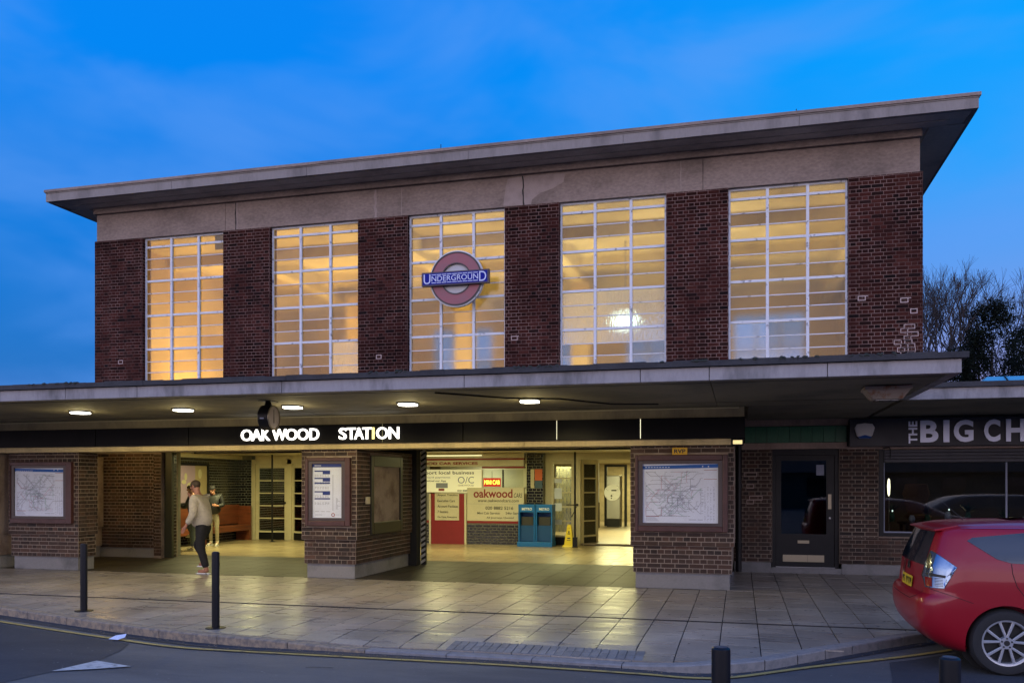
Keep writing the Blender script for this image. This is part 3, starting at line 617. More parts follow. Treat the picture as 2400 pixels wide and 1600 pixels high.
d = sub('office_door', K); box('door_panel', KR, d, -8.499, -7.501, y, y+.05, 0, 1.42); box('price_board', KC, d, -8.38, -7.66, y-.012, y-.001, .67, 1.44)
for i, (s, x1) in enumerate((('Airport Transfers', -7.70), ('Executive Cars', -7.78), ('Account Facilities', -7.69), ('7 Seaters', -7.98), ('On Time, Everytime', -7.72))):
    z = 1.34-.155*i; text(s, -8.30, x1, z, z+.07, y-.012, MT['text_dark'], d, bold=.005)
box('sign_panel', KC, K, -7.42, -5.78, y-.01, y+.1, .665, 1.59)
text('oakwood', -7.23, -6.10, 1.31, 1.55, y-.01, KR, K, bold=.02); text('CARS', -6.06, -5.82, 1.315, 1.44, y-.01, MT['text_dark'], K, bold=.005, shear=.2)
text('www.oakwoodcars.com', -7.10, -5.92, 1.19, 1.275, y-.01, MT['text_dark'], K, bold=.008, shear=.2)
box('panel_joint', MT['greyprint'], K, -7.41, -5.79, y-.012, y-.009, 1.135, 1.14)
text('020 8882 5216', -6.88, -6.08, .98, 1.07, y-.01, MT['text_dark'], K, bold=.012)
text('Mini Cab Service', -7.12, -6.47, .85, .915, y-.01, MT['text_dark'], K, bold=.006); text('24hr Service', -6.30, -5.80, .85, .915, y-.01, MT['text_dark'], K, bold=.006)
text('All Journeys Quoted', -6.85, -6.07, .715, .785, y-.01, MT['text_dark'], K, bold=.006)
# office window wall
of = mat('office_inside', (.55, .55, .40), .8)
MB().box(-8.78, -5.78, y+1.6, y+1.65, 1.4, 2.3).build('office_back_wall', of, K); area('office_light', (-7.2, y+.9, 2.28), .6, 16, (1, .97, .66))
box('counter_shelf', KC, K, -8.78, -5.78, y+.1, y+.4, 1.57, 1.60)
box('window_mullion', MT['blackpaint'], K, -6.40, -6.36, y, y+.05, 1.60, 2.09); box('window_mullion', KC, K, -7.00, -6.97, y, y+.05, 1.60, 2.09)
box('office_window', MT['glass'], K, -6.969, -6.401, y+.02, y+.026, 1.60, 2.09); box('office_window', MT['glass'], K, -6.359, -5.80, y+.02, y+.026, 1.60, 2.09)
box('advert_window', OW, K, -8.78, -7.001, y+.005, y+.012, 1.46, 2.10)
text('Support local business', -8.95, -7.22, 1.94, 2.06, y+.005, MT['text_dark'], K, bold=.01)
text('car card payments', -8.80, -7.92, 1.84, 1.91, y+.005, MT['greyprint'], K); text('Download our App', -8.80, -8.05, 1.74, 1.81, y+.005, MT['text_dark'], K, bold=.005)
text('O/C', -7.70, -7.22, 1.71, 1.90, y+.005, MT['greyprint'], K); text('OAKWOOD', -7.70, -7.22, 1.63, 1.68, y+.005, MT['brass'], K); text('020 8882 5216', -7.71, -7.20, 1.475, 1.535, y+.005, MT['text_dark'], K, bold=.008)
box('poster_print', MT['greyprint'], K, -8.35, -8.0, y-.004, y+.002, 1.58, 1.72); box('poster_print', MT['redprint'], K, -8.27, -8.1, y-.008, y-.004, 1.50, 1.565)
box('fascia_board', KC, K, -8.78, -5.78, y-.03, y+.2, 2.19, 2.36); box('red_rail', KR, K, -8.78, -5.78, y-.035, y+.2, 2.362, 2.41); box('red_rail', KR, K, -6.98, -5.78, y-.03, y+.2, 2.13, 2.18)
text('OAKWOOD CAR SERVICES', -9.30, -7.10, 2.235, 2.31, y-.031, KR, K, bold=.03)
box('top_rail', MT['cream'], K, -8.78, -5.78, y-.02, y+.3, 2.412, 2.55)
n = thing('neon_sign', (-6.7, y-.05, 1.65), 'small lit red and yellow minicab sign hanging in the office window', 'sign')
box('sign_box', mat('neon_red', (.35, .01, .01), .4, emit=(.9, .02, .01), es=.35), n, -6.93, -6.43, y-.06, y-.03, 1.62, 1.86); text('MINI CAB', -6.90, -6.46, 1.68, 1.80, y-.06, emit('neon_yellow', (1, .8, .08), 3), n)
MB().tube((-6.68, y-.045, 1.86), (-6.68, y-.045, 2.05), .006).build('hanger', MT['blackpaint'], n)
t = thing('wall_notice', (-5.5, 23.28, 1.8), 'orange and blue notice beside a cream strip on the black brick pillar', 'notice')
for nm, x0, x1, z0, z1, m in (('strip_print', -5.63, -5.53, 1.58, 2.10, MT['cream']), ('orange_print', -5.51, -5.30, 1.79, 2.10, mat('print_orange', (.62, .12, .03), .5)), ('blue_print', -5.51, -5.30, 1.58, 1.787, mat('print_slate', (.05, .10, .16), .5))): box(nm, m, t, x0, x1, 23.272, 23.29, z0, z1)

# newspaper racks
BL = mat('rack_blue', (.008, .13, .42), .4); BD = mat('rack_blue_dark', (.004, .06, .20), .45)
rk = thing('newspaper_rack', (-5.6, 22.85, 0), 'left one of two blue free-newspaper racks beside the car office', 'newspaper rack', 'blue newspaper racks')
x0, x1 = -5.83, -5.37; MB().prism([(x0-.02, 22.62), (x1+.01, 22.62), (x1+.01, 23.12), (x0-.02, 23.12)], 0, .13).build('base', BL, rk, bevel=.01)
f = MB(); f.box(x0, x0+.035, 22.68, 23.1, .13, 1.14); f.box(x1-.035, x1, 22.68, 23.1, .13, 1.14); f.box(x0+.035, x1-.035, 22.98, 23.1, .13, 1.14); f.box(x0+.035, x1-.035, 22.68, 22.98, 1.10, 1.14); f.box(x0+.035, x1-.035, 22.69, 22.73, .93, 1.10); f.build('case', BL, rk, bevel=.004)
box('shelf', BD, rk, x0+.036, x1-.036, 22.75, 22.979, .55, .57); box('lower_panel', BD, rk, x0+.036, x1-.036, 22.74, 22.76, .14, .549); box('paper_stack', MT['text_dark'], rk, x0+.07, x1-.07, 22.77, 22.95, .571, .80)
text('METRO', x0+.10, x1-.08, .98, 1.05, 22.688, MT['white'], rk, bold=.02)
dup(rk, (-5.12, 22.85, 0), label='right one of two blue free-newspaper racks, next to the wet floor cone')
# wet floor cone
t = thing('wet_floor_cone', (-4.46, 22.9, 0), 'yellow wet floor warning cone standing before the doors', 'floor cone')
def fr(w0, d0, z0, w1, d1, z1, cx, cy):
    return MB().add([(cx-w0,cy-d0,z0),(cx+w0,cy-d0,z0),(cx+w0,cy+d0,z0),(cx-w0,cy+d0,z0),(cx-w1,cy-d1,z1),(cx+w1,cy-d1,z1),(cx+w1,cy+d1,z1),(cx-w1,cy+d1,z1)], [(3,2,1,0),(4,5,6,7),(0,1,5,4),(1,2,6,5),(2,3,7,6),(3,0,4,7)])
fr(.17, .17, 0, .15, .15, .05, -4.46, 22.9).build('base', MT['yplastic'], t, bevel=.005); fr(.125, .125, .051, .055, .055, .57, -4.46, 22.9).build('cone_body', MT['yplastic'], t, bevel=.01); box('cone_top', MT['yplastic'], t, -4.51, -4.41, 22.85, 22.95, .571, .60, bevel=.01)
m_ = MB(); [m_.add([(-4.46-w_, yy, z), (-4.46+w_, yy, z), (-4.46+w_, yy+.006, z+h), (-4.46-w_, yy+.006, z+h)], [(0, 1, 2, 3)]) for z, h, w_, yy in ((.50, .022, .035, 22.835), (.38, .05, .02, 22.818), (.34, .03, .035, 22.812), (.22, .035, .04, 22.796), (.17, .02, .05, 22.788))]; m_.build('warning_print', MT['text_dark'], t)
for x, yy, lb in ((-13.25, 22.6, 'thin black post standing in front of the left cream doors'), (-4.28, 22.75, 'thin black post with foot box next to the yellow cone')):
    t = thing('steel_post', (x, yy, 0), lb, 'post'); MB().tube((x, yy, .0), (x, yy, 2.55), .028).build('pole', MT['blackpaint'], t, smooth='auto'); MB().tube((x, yy, 0), (x, yy, .02), .09, .07, 16).build('foot', MT['blackpaint'], t)
    if x > -5: box('foot_box', MT['blackpaint'], t, x-.06, x+.06, yy-.05, yy+.05, .02, .27)
# bench on the left wall
t = thing('wooden_bench', (-14.65, 20.9, 0), 'long reddish wooden bench against the black tiled wall in the left entrance', 'bench')
box('backrest', MT['wood'], t, -14.86, -14.80, 18.7, 23.3, .50, 1.02); box('backrest_rail', MT['wood'], t, -14.87, -14.78, 18.7, 23.3, 1.022, 1.07)
box('seat', MT['wood'], t, -14.79, -14.38, 18.7, 23.3, .42, .47, bevel=.01); box('apron', MT['wood'], t, -14.42, -14.39, 18.7, 23.3, .30, .418)
for yy in (18.7, 21.0, 23.24): box('end_panel', MT['wood'], t, -14.85, -14.40, yy, yy+.06, 0, .298); 
for yy in (18.64, 23.301): box('arm_panel', MT['wood'], t, -14.87, -14.40, yy, yy+.06, 0, 1.03)
t = thing('wall_poster', (-14.85, 20.8, 1.6), 'framed purple and tan advertising poster above the bench', 'poster')
f = MB(); yy0, yy1 = 20.45, 21.85
f.box(-14.90, -14.84, yy0, yy0+.07, 1.10, 2.28); f.box(-14.90, -14.84, yy1-.07, yy1, 1.10, 2.28); f.box(-14.90, -14.84, yy0+.07, yy1-.07, 1.10, 1.17); f.box(-14.90, -14.84, yy0+.07, yy1-.07, 2.21, 2.28); f.build('poster_frame', MT['blackpaint'], t)
box('mauve_print', mat('poster_mauve', (.28, .20, .27), .5), t, -14.885, -14.875, yy0+.07, yy0+.78, 1.17, 2.21); box('tan_print', mat('poster_tan', (.28, .22, .12), .5), t, -14.885, -14.875, yy0+.78, yy1-.07, 1.17, 2.21)
pl = mat('poster_cream', (.40, .36, .22), .5); m_ = MB()
for cy, cz, ry, rz in ((20.98, 1.62, .13, .12), (20.72, 1.75, .10, .06), (20.80, 1.90, .06, .10), (21.45, 1.98, .08, .14)): MB().prism([(cy+ry*math.cos(a), cz+rz*math.sin(a)) for a in [k*math.pi/10 for k in range(20)]], -14.874, -14.871, 'x').build('poster_print', pl, t)

# hall equipment: ticket barrier machine, information pillar, folding gates
t = thing('ticket_machine', (-4.68, 33, 0), 'grey ticket gate cabinet with a round white sign in the hall', 'ticket machine')
box('cabinet', MT['metal'], t, -4.96, -4.42, 32.8, 33.4, .35, 2.02, bevel=.03); box('base', MT['blackpaint'], t, -4.94, -4.44, 32.82, 33.4, .05, .349)
MB().tube((-4.72, 32.78, 1.36), (-4.72, 32.75, 1.36), .31, .31, 32).build('round_sign', MT['white'], t)
m_ = MB(); m_.box(-4.75, -4.56, 32.742, 32.749, 1.42, 1.47); m_.tube((-4.75, 32.749, 1.24), (-4.75, 32.742, 1.24), .035, .035, 12); m_.tube((-4.75, 32.749, 1.15), (-4.75, 32.742, 1.15), .025, .025, 12); m_.build('sign_print', MT['text_dark'], t)
box('portal_frame', MT['blackpaint'], t, -5.14, -5.04, 33.5, 33.6, .05, 2.45); box('portal_frame', MT['blackpaint'], t, -4.36, -4.26, 33.5, 33.6, .05, 2.45); box('portal_frame', MT['blackpaint'], t, -5.04, -4.36, 33.5, 33.6, 2.36, 2.45)
t = thing('information_pillar', (-5.3, 32, 0), 'tall pale pillar with a blue screen beside the ticket cabinet', 'information point')
box('pillar', MT['paper'], t, -5.44, -5.15, 32, 32.3, 1.0, 2.5); box('base', MT['blackpaint'], t, -5.52, -5.13, 31.98, 32.3, .05, .999); box('screen', emit('screen_blue', (.05, .16, .95), 1.6), t, -5.38, -5.20, 31.98, 31.999, 1.45, 2.0)
for x, y_, s_, lb in ((-5.2, 24.6, 8, 'white folding lattice gate behind the right glazed door'), (-5.75, 30.5, 3, 'white folding lattice gate further inside the hall')):
    t = thing('lattice_gate', (x, y_, 0), lb, 'gate'); m_ = MB(); wd = .11
    for i in range(s_+1): m_.box(x+i*wd-.006, x+i*wd+.006, y_, y_+.01, .3, 2.15)
    m_.build('upright', MT['greyprint'], t); m_ = MB()
    for i in range(s_):
        for k in range(6): z = .3+k*.31; m_.tube((x+i*wd, y_, z), (x+(i+1)*wd, y_, z+.30), .005, n=5); m_.tube((x+(i+1)*wd, y_, z), (x+i*wd, y_, z+.30), .005, n=5)
    m_.build('lattice_bars', MT['greyprint'], t)
    box('backing_board', KC, t, x, x+s_*wd, y_+.12, y_+.14, .3, 2.2)

# ================================================================== POSTER CASES
def case(x0, x1, z0, z1, gx0, gx1, gz0, gz1, lb, y=14.10):
    t = thing('poster_case', ((x0+x1)/2, y, z0), lb, 'poster case'); f = MB(); yf = y-.075
    f.box(x0, gx0-.07, yf, y+.05, z0, z1); f.box(gx1+.07, x1, yf, y+.05, z0, z1); f.box(gx0-.07, gx1+.07, yf, y+.05, z0, gz0-.05); f.box(gx0-.07, gx1+.07, yf, y+.05, gz1+.05, z1); f.build('case_frame', MT['maroon'], t, bevel=.012)
    f = MB(); i0, i1, j0, j1 = gx0-.068, gx1+.068, gz0-.048, gz1+.048
    f.box(i0, gx0, yf+.02, yf+.06, j0, j1); f.box(gx1, i1, yf+.02, yf+.06, j0, j1); f.box(gx0, gx1, yf+.02, yf+.06, j0, gz0); f.box(gx0, gx1, yf+.02, yf+.06, gz1, j1); f.build('inner_frame', mat('dark_bronze', (.07, .055, .055), .4, metal=.3), t)
    box('poster_sheet', MT['paper'], t, gx0, gx1, yf+.05, yf+.058, gz0, gz1)
    return t, yf+.05
def ribbon(mb, pts, w, y):
    for (a, b), (c, d) in zip(pts[:-1], pts[1:]):
        dx, dz = c-a, d-b; l = math.hypot(dx, dz) or 1; nx, nz = -dz/l*w/2, dx/l*w/2
        mb.add([(a+nx, y, b+nz), (a-nx, y, b-nz), (c-nx, y, d-nz), (c+nx, y, d+nz)], [(0, 1, 2, 3)])
def mapposter(t, y, x0, x1, z0, z1, seed, flip=False):
    rnd = random.Random(seed); W_ = x1-x0; H_ = z1-z0
    s = .012 if not flip else -.012
    MB().prism([(x0, z1-.02-s), (x1, z1-.02+s), (x1, z1-.075+s), (x0, z1-.075-s)], y-.003, y-.0005, 'y').build('header_band', MT['blueprint'], t)
    m_ = MB()
    for k in range(9): m_.box(x0+.04+k*.045, x0+.04+k*.045+.03, y-.0045, y-.0032, z1-.06, z1-.05)
    for xx in (x1-.24, x1-.15): m_.tube((xx, y-.0032, z1-.045), (xx, y-.0045, z1-.045), .010, .010, 10)
    m_.build('header_print', MT['paper'], t)
    xm = x1-.2*W_/1.2*1.1; cols = [MT['greyprint'], MT['mauveprint'], MT['greenprint'], MT['greyprint'], MT['greyprint']]
    ms = [MB() for _ in cols]; D8 = [(1,0),(1,1),(0,1),(-1,1),(-1,0),(-1,-1),(0,-1),(1,-1)]
    xa, xb, za, zb = x0+.05, xm-.05, z0+.11, z1-.13; st = .017
    for k in range(64):
        ci = rnd.randrange(len(cols)); p = [rnd.gauss((xa+xb)/2, (xb-xa)/4.6), rnd.gauss((za+zb)/2, (zb-za)/4.6)]; d = rnd.choice([0, 2, 4, 6, 0, 4]); pts = [tuple(p)]
        for s_ in range(rnd.randint(3, 8)):
            l = rnd.uniform(1, 7)*st; p = [p[0]+D8[d][0]*l, p[1]+D8[d][1]*l]
            p = [min(max(p[0], xa), xb), min(max(p[1], za), zb)]; pts.append(tuple(p)); d = (d+rnd.choice([-1, 0, 1, 0])) % 8
        ribbon(ms[ci], pts, rnd.choice([.004, .005, .006]), y-.0012-ci*.0003)
        for q in pts:   # tiny station names
            if rnd.random() < .8: ms[0].box(q[0]+.008, q[0]+.008+rnd.uniform(.015, .04), y-.0035, y-.003, q[1]-.003, q[1]+.003)
    ring_ = [((xa+xb)/2+.02+.11*math.cos(a), (za+zb)/2-.10+.10*math.sin(a)) for a in [i*math.pi/12 for i in range(25)]]; ribbon(ms[0], ring_, .006, y-.004)
    for mb, m in zip(ms, cols):
        if mb.v: mb.build('map_lines', m, t)
    m_ = MB()
    for z in (z1-.105, z1-.25): m_.box(xm, x1-.02, y-.003, y-.0005, z, z+.006)
    m_.box(x0+.05, x0+.26, y-.003, y-.0005, z0+.10, z0+.108); m_.build('rule_print', MT['redprint'], t); m_ = MB()
    for c in range(4):
        for r in range(24):
            if rnd.random() < .8: m_.box(xm+.005+c*.045, xm+.005+c*.045+rnd.uniform(.008, .030), y-.002, y-.0005, z0+.04+r*.023*H_/.95, z0+.046+r*.023*H_/.95)
    for r in range(4): m_.box(x0+.05, x0+.26-r*.02, y-.002, y-.0005, z0+.03+r*.017, z0+.036+r*.017)
    m_.box(xm-.24, xm-.12, y-.002, y-.0005, z0+.05, z0+.058); m_.box(xm-.10, xm-.02, y-.002, y-.0005, z0+.05, z0+.058); m_.build('small_print', MT['greyprint'], t)
t, y = case(-1.655, -.19, .93, 2.165, -1.53, -.34, 1.07, 2.02, 'large framed transit map on the right brick pier, beside the black downpipe'); mapposter(t, y, -1.53, -.34, 1.07, 2.02, 5)
t, y = case(-14.06, -12.60, .92, 2.125, -13.98, -12.80, 1.06, 2.01, 'framed transit map on the leftmost brick pier'); mapposter(t, y, -13.98, -12.80, 1.06, 2.01, 9, True)
t, y = case(-7.57, -6.69, .945, 2.165, -7.44, -6.86, 1.09, 2.055, 'narrow framed timetable poster with blue bars on the middle pier')
box('header_band', MT['navyprint'], t, -7.44, -6.86, y-.003, y, 1.995, 2.055); m_ = MB(); g = MB(); rnd = random.Random(4)
for z, h in ((1.87, .055), (1.74, .05), (1.655, 0), (1.50, .065), (1.375, 0)):
    m_.box(-7.40, -7.095, y-.003, y, z+.045, z+.068)
    if h: m_.box(-7.24, -7.095, y-.003, y, z, z+.0449)
    for r in range(3):
        for c in range(6): g.box(-7.395+c*.05, -7.395+c*.05+rnd.uniform(.012, .04), y-.002, y, z-.015-r*.016, z-.009-r*.016)
for r in range(34): g.box(-7.05, -7.05+.02, y-.002, y, 1.22+r*.019, 1.227+r*.019)
for r in range(12):
    g.box(-6.98, -6.98+rnd.uniform(.02, .09), y-.002, y, 1.25+r*.017, 1.256+r*.017)
for r in range(3): g.box(-7.39+.11*r, -7.31+.11*r, y-.002, y, 1.20, 1.207)
g.box(-7.39, -7.25, y-.002, y, 1.14, 1.148); g.box(-6.99, -6.92, y-.002, y, 1.145, 1.15)
m_.build('table_bars', MT['navyprint'], t); g.build('small_print', MT['greyprint'], t)
m_ = MB(); m_.lathe([(.022, 0), (.034, 0), (.034, .002), (.022, .002)], (-7.035, y-.004, 1.145), 24, 'y'); m_.build('roundel_print', MT['redprint'], t)
box('header_print', MT['paper'], t, -7.40, -7.27, y-.0045, y-.0032, 2.02, 2.03)
# dark display case on the side of the middle pier
t = thing('display_case', (-6.56, 15.4, .75), 'dark unlit display case on the side of the middle pier', 'poster case')
f = MB(); f.box(-6.70, -6.56, 14.67, 14.80, .76, 2.225); f.box(-6.70, -6.56, 16.08, 16.2, .76, 2.225); f.box(-6.70, -6.56, 14.80, 16.08, .76, .98); f.box(-6.70, -6.56, 14.80, 16.08, 2.02, 2.225); f.build('case_frame', mat('olive_black', (.018, .017, .012), .4), t, bevel=.008)
box('backboard', mat('dark_olive', (.028, .027, .017), .5, vscale=1.5, col2=(.018, .018, .012)), t, -6.68, -6.66, 14.80, 16.08, .98, 2.02); box('pane', MT['glass'], t, -6.60, -6.594, 14.80, 16.08, .98, 2.02)
t = thing('junction_box', (-6.58, 14.52, 1.4), 'small cream square box on the side of the middle pier', 'electrical box'); box('cover', MT['cream'], t, -6.589, -6.55, 14.46, 14.60, 1.33, 1.46, bevel=.006)
# RVP plate
t = thing('rvp_plate', (-.93, 14.08, 2.15), 'small yellow RVP plate above the right map', 'sign'); box('plate', MT['yellow'], t, -1.06, -.82, 14.078, 14.09, 2.165, 2.28, bevel=.004); text('RVP', -1.03, -.85, 2.19, 2.255, 14.078, MT['text_dark'], t, bold=.02)
t = thing('station_code_plate', (-14.3, 13.9, 2.33), 'small red and white plate at the left end under the sign band', 'sign'); box('plate', mat('plate_red', (.30, .01, .02), .4), t, -14.9, -14.32, 13.96, 13.99, 2.27, 2.40); box('white_print', MT['paper'], t, -14.72, -14.55, 13.955, 13.959, 2.30, 2.37)
t = thing('end_bracket', (-.08, 13.98, 2.34), 'small bracket under the right end of the sign band, lit face made to glow', 'bracket'); box('bracket_body', MT['blackpaint'], t, -.13, .05, 13.93, 14.09, 2.30, 2.405, bevel=.01); box('lens', emit('lens', (1, .8, .35), .9), t, -.11, .03, 13.915, 13.929, 2.32, 2.38)  # a bracket, no lamp: the light on its face is put in as glow
# roundel sign
t = thing('roundel_sign', (-6.08, 18.1, 6.2), 'round red and white sign with blue bar reading UNDERGROUND on the middle window', 'sign')
RY = 18.12; c = (-6.08, RY, 6.235)
MB().lathe([(.345, 0), (.565, 0), (.565, .10), (.345, .10)], c, 64, 'y').build('ring', mat('roundel_red', (.33, .10, .12), .5, vscale=3, col2=(.27, .12, .14)), t)
MB().lathe([(.565, -.012), (.595, -.012), (.595, .11), (.565, .11)], c, 64, 'y').build('ring_rim', mat('rim_black', (.03, .02, .025), .4), t); MB().lathe([(.325, -.012), (.352, -.012), (.352, .11), (.325, .11)], c, 64, 'y').build('ring_rim', bpy.data.materials['rim_black'], t)
MB().tube((c[0], RY+.03, c[2]), (c[0], RY+.08, c[2]), .325, .325, 48).build('disc', mat('disc_white', (.50, .49, .50), .4, var=.1), t); MB().lathe([(.597, .02), (.625, .02), (.625, .12), (.597, .12)], c, 64, 'y').build('halo_edge', MT['white'], t)
box('bar', mat('bar_edge', (.045, .035, .06), .4), t, c[0]-.78, c[0]+.78, RY-.09, RY+.02, 6.08, 6.385, bevel=.004); box('bar_face', mat('bar_blue', (.003, .010, .26), .5, spec=.15), t, c[0]-.745, c[0]+.745, RY-.096, RY-.0901, 6.11, 6.355)
LW = mat('sign_lettering', (.62, .68, .85), .5); yb = RY-.096
text('U', c[0]-.725, c[0]-.565, 6.125, 6.34, yb, LW, t, 'letter', bold=.0); text('D', c[0]+.565, c[0]+.725, 6.125, 6.34, yb, LW, t, 'letter')
text('NDERGROUN', c[0]-.54, c[0]+.54, 6.175, 6.295, yb, LW, t, 'lettering', bold=.004)
m_ = MB()
for k in range(9):
    for z in (6.137, 6.313): m_.box(c[0]-.54+k*.121, c[0]-.54+k*.121+.105, yb-.004, yb-.0005, z, z+.016)
m_.build('dashes', LW, t)
m_ = MB(); [m_.tube((c[0]+dx, RY+.1, c[2]+dz), (c[0]+dx, YW+.11, c[2]+dz), .02) for dx in (-.44, .44) for dz in (-.3, .3)]; m_.build('fixing', MT['white'], t)
# hanging clock (double sided, seen at an angle)
t = thing('hanging_clock', (-6.93, 11.3, 2.9), 'round black double-faced clock hanging from the canopy', 'clock')
cx, cy, cz = -6.72, 11.35, 2.67; ca = R(2)
def rotp(mb):
    mb.v = [(cx+(x)*math.cos(ca)-(y_)*math.sin(ca), cy+(x)*math.sin(ca)+(y_)*math.cos(ca), cz+z) for x, y_, z in mb.v]; return mb
rotp(MB().lathe([(0, -.085), (.17, -.085), (.185, -.07), (.185, .07), (.17, .085), (0, .085)], (0,0,0), 36, 'x')).build('case', MT['blackpaint'], t, smooth='auto')
rotp(MB().lathe([(.165, .086), (.18, .086), (.18, .10), (.165, .10)], (0,0,0), 36, 'x')).build('bezel', MT['brass'], t)
rotp(MB().lathe([(0, .0855), (.163, .0855), (.163, .09), (0, .09)], (0,0,0), 36, 'x')).build('dial', mat('dial', (.55, .48, .42), .25), t)
rotp(MB().box(.0905, .094, -.006, .006, -.01, .12)).build('minute_hand', MT['text_dark'], t); rotp(MB().box(.0905, .094, -.008, .008, -.08, .01)).build('hour_hand', MT['text_dark'], t)
rotp(MB().tube((0, 0, .18), (0, 0, .235), .055, .04)).build('stem', MT['blackpaint'], t); rotp(MB().box(-.10, .10, -.12, .12, .236, .25)).build('ceiling_plate', MT['blackpaint'], t)
rotp(MB().box(-.03, .03, -.192, -.184, -.03, -.01)).build('maker_plate', MT['greyprint'], t)
# old floodlight under the right end of the canopy
t = thing('floodlight', (1.76, 11.6, 2.9), 'rust-stained trapezoid floodlight under the right end of the canopy', 'floodlight')
FL = mat('weathered_lamp', (.42, .36, .30), .7, vscale=9, col2=(.30, .14, .06), thr=(.5, .62))
fr(.17, .14, 2.745, .255, .19, 2.86, 1.76, 11.6).build('hood', FL, t, bevel=.006); box('rim', FL, t, 1.49, 2.03, 11.39, 11.81, 2.861, 2.90); box('lens', MT['darkglass'], t, 1.62, 1.90, 11.5, 11.7, 2.73, 2.744)

# ================================================================== SHOP NEXT DOOR (right)
H = thing('corner_shop', (4, 17.2, 0), 'low brick shop on the right with black sign band and glazed door', 'shop')
SH = Stuff([MT['brick_low'], MT['green']]); y = 17.25
hw_ = MB()
hw_.box(-.12, .59, y, y+.4, .2, 2.36); hw_.box(1.80, 2.49, y, y+.4, .2, 2.36); hw_.box(2.49, 7.5, y, y+.4, .2, .72); hw_.box(7.5, 14, y, y+.4, .2, 2.36); hw_.build('wall_core', MT['mortar_low'], H)
box('plinth', MT['granite'], H, -.12, .57, y-.03, y+.4, 0, .195, bevel=.006); box('plinth', MT['granite'], H, 1.84, 14, y-.03, y+.4, 0, .195, bevel=.006); box('door_step', MT['granite'], H, .572, 1.838, y-.02, y+.5, 0, .10)
nb = bricks(H, SH, 0, (-.12, y), (1, 0), 0, .71, .2, 2.355, one=True); nb += bricks(H, SH, 0, (1.80, y), (1, 0), 0, .69, .2, 2.355, one=True, start=1)
bricks(H, SH, 0, (1.80, y-.03), (1, 0), 0, 12.2, .2, .70, proud=.012, start=0)
box('wall_core', MT['mortar_low'], H, 1.80, 14, y-.027, y-.001, .2, .699)
bricks(H, SH, 0, (7.5, y), (1, 0), 0, 6.5, .72, 2.355)
box('lintel', mat('pink_concrete', (.50, .37, .31), .85, var=.3, vscale=2), H, -.12, 1.93, y-.04, y+.4, 2.361, 2.478, bevel=.004)
box('lintel', bpy.data.materials['pink_concrete'], H, 1.935, 14, y-.04, y+.4, 2.345, 2.40)
box('bulkhead', bpy.data.materials['pink_concrete'], H, -.1, 14, y-.02, y+.4, 2.80, 3.02); box('bulkhead_core', MT['dark'], H, -.1, 14, y+.05, y+.4, 2.40, 2.799)
for i in range(9): box('green_tile', MT['green'], H, .085+.205*i, .085+.205*i+.2, y-.035, y+.04, 2.482, 2.79, bevel=.003)
for i, zz in enumerate((2.90, 2.945)): box('cornice', bpy.data.materials['pink_concrete'], H, 1.9, 14, y-.08-.1*i, y-.021, zz, zz+.03)
# pale old joints
rp = MB()
def ring2(x, z, l=.22, h=.06, t=.012):
    for (a, b, c_, d_) in ((x-t, x+l+t, z-t, z), (x-t, x+l+t, z+h, z+h+t), (x-t, x, z, z+h), (x+l, x+l+t, z, z+h)): rp.box(a, b, y-.0095, y+.002, c_, d_)
for x, z, l in ((.08, 1.845, .22), (.13, 1.62, .11), (.18, 1.395, .22), (.13, 1.32, .11)): ring2(x, z, l)
rp.build('repointed_mortar', MT['repoint'], H)
# door
d = sub('shop_door', H, (1.2, y+.12, .1)); bk = MT['blackpaint']
f = MB(); f.box(.592, .66, y+.06, y+.2, .101, 2.355); f.box(1.73, 1.798, y+.06, y+.2, .101, 2.355); f.box(.66, 1.73, y+.06, y+.2, 2.25, 2.355); f.build('door_case', bk, d)
f = MB(); f.box(.665, .76, y+.10, y+.16, .11, 2.245); f.box(1.58, 1.725, y+.10, y+.16, .11, 2.245); f.box(.76, 1.58, y+.10, y+.16, 2.14, 2.245); f.box(.76, 1.58, y+.10, y+.16, .11, .74); f.build('door_frame', bk, d)
box('pane', MT['darkglass'], d, .76, 1.58, y+.125, y+.131, .74, 2.14); box('letter_plate', MT['brass'], d, 1.06, 1.27, y+.088, y+.099, .56, .62, bevel=.003)
box('kick_plate', MT['brass'], d, .79, 1.24, y+.088, y+.099, .21, .34); box('kick_plate', MT['brass'], d, 1.245, 1.54, y+.088, y+.099, .21, .34); box('push_plate', MT['brass'], d, 1.61, 1.67, y+.09, y+.099, 1.22, 1.50); MB().tube((1.64, y+.09, 1.05), (1.64, y+.06, 1.05), .02).build('lock', MT['metal'], d); box('threshold', MT['metal'], d, .66, 1.73, y+.05, y+.1, .101, .115)
box('notice', MT['greyprint'], d, 1.40, 1.54, y+.119, y+.124, 1.86, 2.06)
text('GRAFIX', .86, 1.30, 1.985, 2.03, y+.122, MT['greyprint'], d) if False else None
box('shop_floor', MT['granite'], H, -.1, 14, y+.4, y+6, .02, .06); iw = MB(); iw.box(-.1, 14, y+6, y+6.1, 0, 2.9); iw.box(-.12, -.06, y+.4, y+6, 0, 2.9); iw.box(2.0, 2.06, y+.4, y+6, .1, 2.3); iw.build('inner_wall', mat('shop_inner_wall', (.10, .08, .06), .8, var=.3), H); box('shop_ceiling', MT['dark'], H, -.12, 14, y+.4, y+6.1, 2.8, 2.9)
